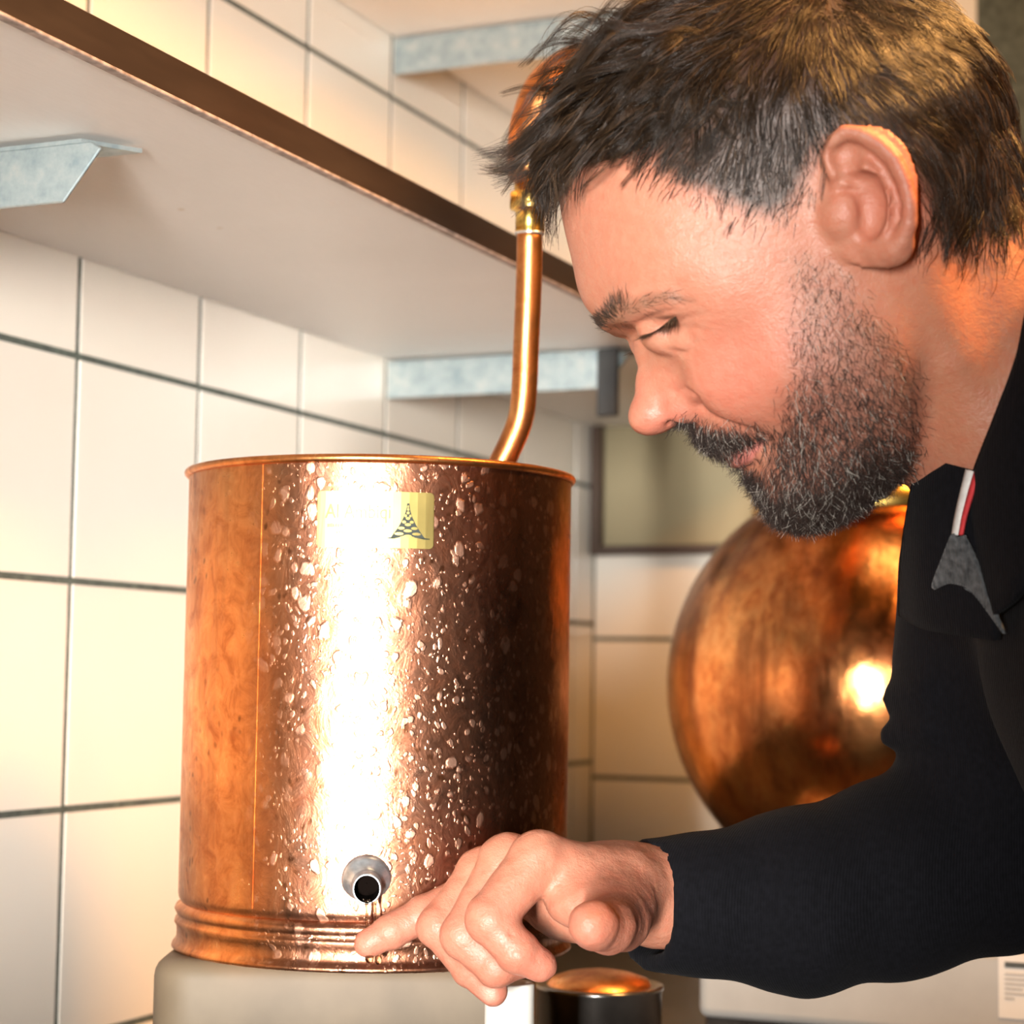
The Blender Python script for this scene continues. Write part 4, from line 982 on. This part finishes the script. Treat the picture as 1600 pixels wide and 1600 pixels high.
lo_ = link('eyelashes', strands_mesh('eyelashes', np.concatenate([ls, ls2]), rs.uniform(.10, .15, 2*len(ls)), .25), MAT['brow'], person); tag(lo_, kind='stuff')

# ------------------------------------------------------------------ clothes
SLV = [hp(1036,1413,950), hp(1110,1411,953), hp(1240,1408,962), hp(1400,1372,975), hp(1575,1316,990)]
def s_jersey(X):
    ax = SLV
    d = s_chain(X, [hp(960,1408,945)]+ax, [27.5, 28.5, 32, 42.5, 45.5, 50], 10)
    up = s_chain(X, [hp(1575,1316,990), hp(1575,1060,990), hp(1600,900,985), hp(1680,860,965)], [50, 52, 56, 62], 18)
    d = smin(d, up, 16)
    tor = s_chain(X, [hp(1790,900,935), hp(2000,980,860), hp(2250,1250,850), pm(2750, 1700, 0)], [80, 122, 145, 150], 40)
    sh = s_chain(X, [hp(2030,900,860), pm(2040, 880, 125), pm(2200, 1400, 190), pm(2050,1750,170)], [90, 74, 56, 42], 30)
    d = smin(d, smin(tor, sh, 30), 24)
    # folds: along the forearm, bunched at the elbow, drape on the chest
    n1 = vnoise(X*np.array([1, .35, .6]), .16, 21); n2 = vnoise(X*np.array([.5, 1, .6]), .10, 22); fore = np.clip((-95-X[:, 1])/40, 0, 1)
    d = d + 1.5*n1*fore*np.clip((X[:, 0]-70)/60, 0, 1) + 2.0*n2*(1-fore*.6)
    for a, b, r in (((1398,1092),(1450,1080),6),((1388,1150),(1450,1140),5)): d = smin(d, s_cone(X, hp(*a, 990), hp(*b, 960), r, r*.8), 10)
    # cuff: hollow at the wrist
    d = smax(d, -s_chain(X, [hp(940,1402,943), hp(1075,1409,950)], [26.0, 24.0]), 1.0)
    # neck opening
    d = smax(d, -s_chain(X, [pm(1470,470,0), pm(1560,720,0), pm(1610,800,0)], [60, 58, 40]), 6)
    cut = (X-hp(1006,1405,946)) @ np.array([-.905, .03, .425]); d = np.maximum(d, cut)
    return d
Vj, Qj = surface_nets(s_jersey, (50, -290, -190), (680, 60, 330), 3.0)
Vj = relax(Vj, Qj, 2, .4)
def mk_knit(name, c0, c1, sheen=.15):
    m = NT(name); nz = m.noise(350, 3); st = m.n('ShaderNodeTexWave', Vector=m.coord(), Scale=260., Distortion=1.5, Detail=1.).outputs['Fac']
    m.P(Base_Color=m.ramp(nz, [(.3, c0), (.7, c1)]), Roughness=.92, Specular_IOR_Level=.15, Sheen_Weight=sheen, Sheen_Roughness=.5)
    m.bump(m.math('ADD', st, nz), .35, .0006); return m.m
MAT['knit'] = mk_knit('black_knit', (.0018, .0018, .0030), (.0040, .0040, .0060), .01)
MAT['grey_knit'] = mk_knit('grey_melange', (.025, .027, .030), (.095, .098, .102))
MAT['trouser'] = mk_knit('dark_trouser', (.012, .013, .018), (.022, .023, .03))
MAT['tape_white'] = simple('white_tape', (.62, .60, .58), .8, var=.1, scale=400)
MAT['tape_red'] = simple('red_tape', (.50, .03, .035), .8, var=.1, scale=400)
jo = link('jersey', np_mesh('jersey', Vj, Qj), MAT['knit'], person); tag(jo, 'black fine knit jersey with long sleeves')
def sheet(name, rows, mat, parent, thick=.003, sub=5, nu=8):
    """thick cloth lofted through rows of (u, v, t) pixel points"""
    R_ = [smooth_path([pm(*q) for q in r], nu) for r in rows]; R_ = np.array(R_); cols = [smooth_path(R_[:, i], sub) for i in range(R_.shape[1])] if len(rows) > 2 else [np.array([R_[0, i]*(1-k/sub)+R_[1, i]*k/sub for k in range(sub+1)]) for i in range(R_.shape[1])]
    G_ = np.array(cols); a, b = G_.shape[:2]; idx = np.arange(a*b).reshape(a, b)
    Fq = np.stack([idx[:-1, :-1], idx[1:, :-1], idx[1:, 1:], idx[:-1, 1:]], -1).reshape(-1, 4)
    o = link(name, np_mesh(name, G_.reshape(-1, 3), Fq), mat, parent); md = o.modifiers.new('thickness', 'SOLIDIFY'); md.thickness = thick; md.offset = 0
    return o
# near collar flap standing round the neck
sheet('collar', [[(1660,380,52),(1612,470,62),(1592,560,70),(1560,650,66),(1528,735,50),(1516,790,34)], [(1690,440,66),(1645,530,78),(1625,620,84),(1590,720,80),(1545,800,62),(1522,830,44)], [(1740,560,80),(1700,660,92),(1680,760,98),(1640,860,92),(1595,930,78),(1560,960,60)]], MAT['knit'], jo, .0045)
# far collar flap, inside visible
sheet('collar', [[(1438,720,8),(1470,721,28),(1505,731,42),(1550,744,54)], [(1424,790,5),(1455,800,26),(1500,815,42),(1550,830,54)], [(1413,870,-5),(1445,890,20),(1495,905,38),(1555,920,54)], [(1409,960,-30),(1445,980,5),(1495,990,30),(1560,1000,52)]], MAT['knit'], jo, .004)
sheet('neck_tape', [[(1510,733,47),(1501,770,46.5),(1493,805,44),(1488,836,43)], [(1523,737,51),(1513,772,50),(1504,807,48),(1499,836,46)]], MAT['tape_white'], jo, .0012, 2)
sheet('tape_edge', [[(1523,737,51.5),(1513,772,50.5),(1504,807,48.5),(1499,836,46.5)], [(1531,740,54),(1520,774,53),(1510,808,50.5),(1504,836,48.5)]], MAT['tape_red'], jo, .0012, 2)
sheet('placket_facing', [[(1488,834,45),(1494,838,46),(1500,838,47),(1508,836,49)], [(1474,870,37),(1492,874,43),(1510,876,48),(1526,874,52)], [(1458,912,29),(1486,904,38),(1518,918,48),(1545,930,57)], [(1462,920,29),(1490,912,39),(1524,930,50),(1570,990,64)]], MAT['grey_knit'], jo, .002)
# trousers and shoes, out of frame
HIP = pm(2760, 1720, 0)
def floor_pt(X, lat): W = to_world(np.array([X]))[0]; return W
hipw = to_world(np.array([HIP]))[0]
def w2l(Wp): return ((np.asarray(Wp)-_O)*1000) @ _B.T
lat = np.array([FW.x, FW.y, 0.]); lat /= np.linalg.norm(lat)
legs = []
for s in (-1, 1):
    h_ = hipw + lat*.085*s; legs.append([w2l(h_), w2l(np.array([h_[0]-.02, h_[1], .48])), w2l(np.array([h_[0]+.03, h_[1], .06]))])
def s_trous(X):
    d = s_ell(X, HIP, (150, 130, 165))
    for L_ in legs: d = smin(d, s_chain(X, L_, [92, 66, 52], 10), 20)
    zf = (_O[2] + (X/1000) @ _B[:, 2]); return np.maximum(d, (.045-zf)*1000)
Vt, Qt = surface_nets(s_trous, (300, -1180, -320), (780, 40, 320), 8.0)
link('trousers', np_mesh('trousers', relax(Vt, Qt, 2), Qt), MAT['trouser'], person)
fd = -np.array([RT.x, RT.y, 0.]); fd /= np.linalg.norm(fd)
for L_ in legs:
    w_ = to_world(np.array([L_[2]]))[0]; c0_ = np.array([w_[0], w_[1], .045]); tp = c0_+fd*.16-np.array([0, 0, .008])
    def s_shoe(X): W = X; return np.maximum(smin(s_chain(W, [c0_*1000-fd*30, tp*1000], [46, 40], 5), s_cone(W, c0_*1000, c0_*1000+np.array([0, 0, 45.]), 44, 40), 14), 2-W[:, 2])
    mn_ = np.minimum(c0_, tp)*1000-110; mx_ = np.maximum(c0_, tp)*1000+110
    Vs, Qs = surface_nets(s_shoe, mn_, mx_, 5.0, 8); link('shoe', np_mesh('shoe', relax(Vs, Qs, 2)/1000, Qs, False), MAT['black_plastic'], person)

# ------------------------------------------------------------------ dripping distillate
drip = empty('liquid_drip', Vector(to_world(np.array([hp(578, 1400, 948)]))[0])); tag(drip, 'thin amber liquid running from the spout onto the fingertip', 'liquid')
def lw(*a): return Vector(to_world(np.array([hp(*a)]))[0])
lip = SPT + SDI*.0150 - SBB*.0064
l0 = [lip + Vector((0, 0, .0022)), lip, lw(573, 1432, 947), lw(572, 1462, 946)]
bm = tube_bm(smooth_path(l0, 6), list(np.interp(np.linspace(0, 1, 19), [0, .2, .5, 1], [.0020, .0011, .0005, .0007])), 12)
bm_obj('stream', bm, MAT['liquid'], drip)
l1 = [lip + RT*.0035 + Vector((0, 0, .001)), lip + RT*.0036 - Vector((0, 0, .003)), lw(587, 1430, 947), lw(586, 1456, 946)]
bm_obj('stream', tube_bm(smooth_path(l1, 6), list(np.interp(np.linspace(0, 1, 19), [0, .2, .5, 1], [.0014, .0009, .0004, .0006])), 12), MAT['liquid'], drip)
for c, r in ((lw(577, 1497, 940), .0021), (lw(591, 1500, 944), .0018)):
    bm = bmesh.new(); bmesh.ops.create_uvsphere(bm, u_segments=16, v_segments=10, radius=r)
    for v in bm.verts: v.co = Vector((v.co.x, v.co.y, v.co.z*1.25 + (max(v.co.z, 0)*.6))) + c
    bm_obj('drop', bm, MAT['liquid'], drip)
bm_obj('pool', lathe_bm([(0, 0), (.0040, 0), (.0036, .0012), (.0020, .0018), (0, .0020)], 20), MAT['liquid'], drip).matrix_world = Matrix.Translation(SPT + SDI*.0085 - SBB*.0062)
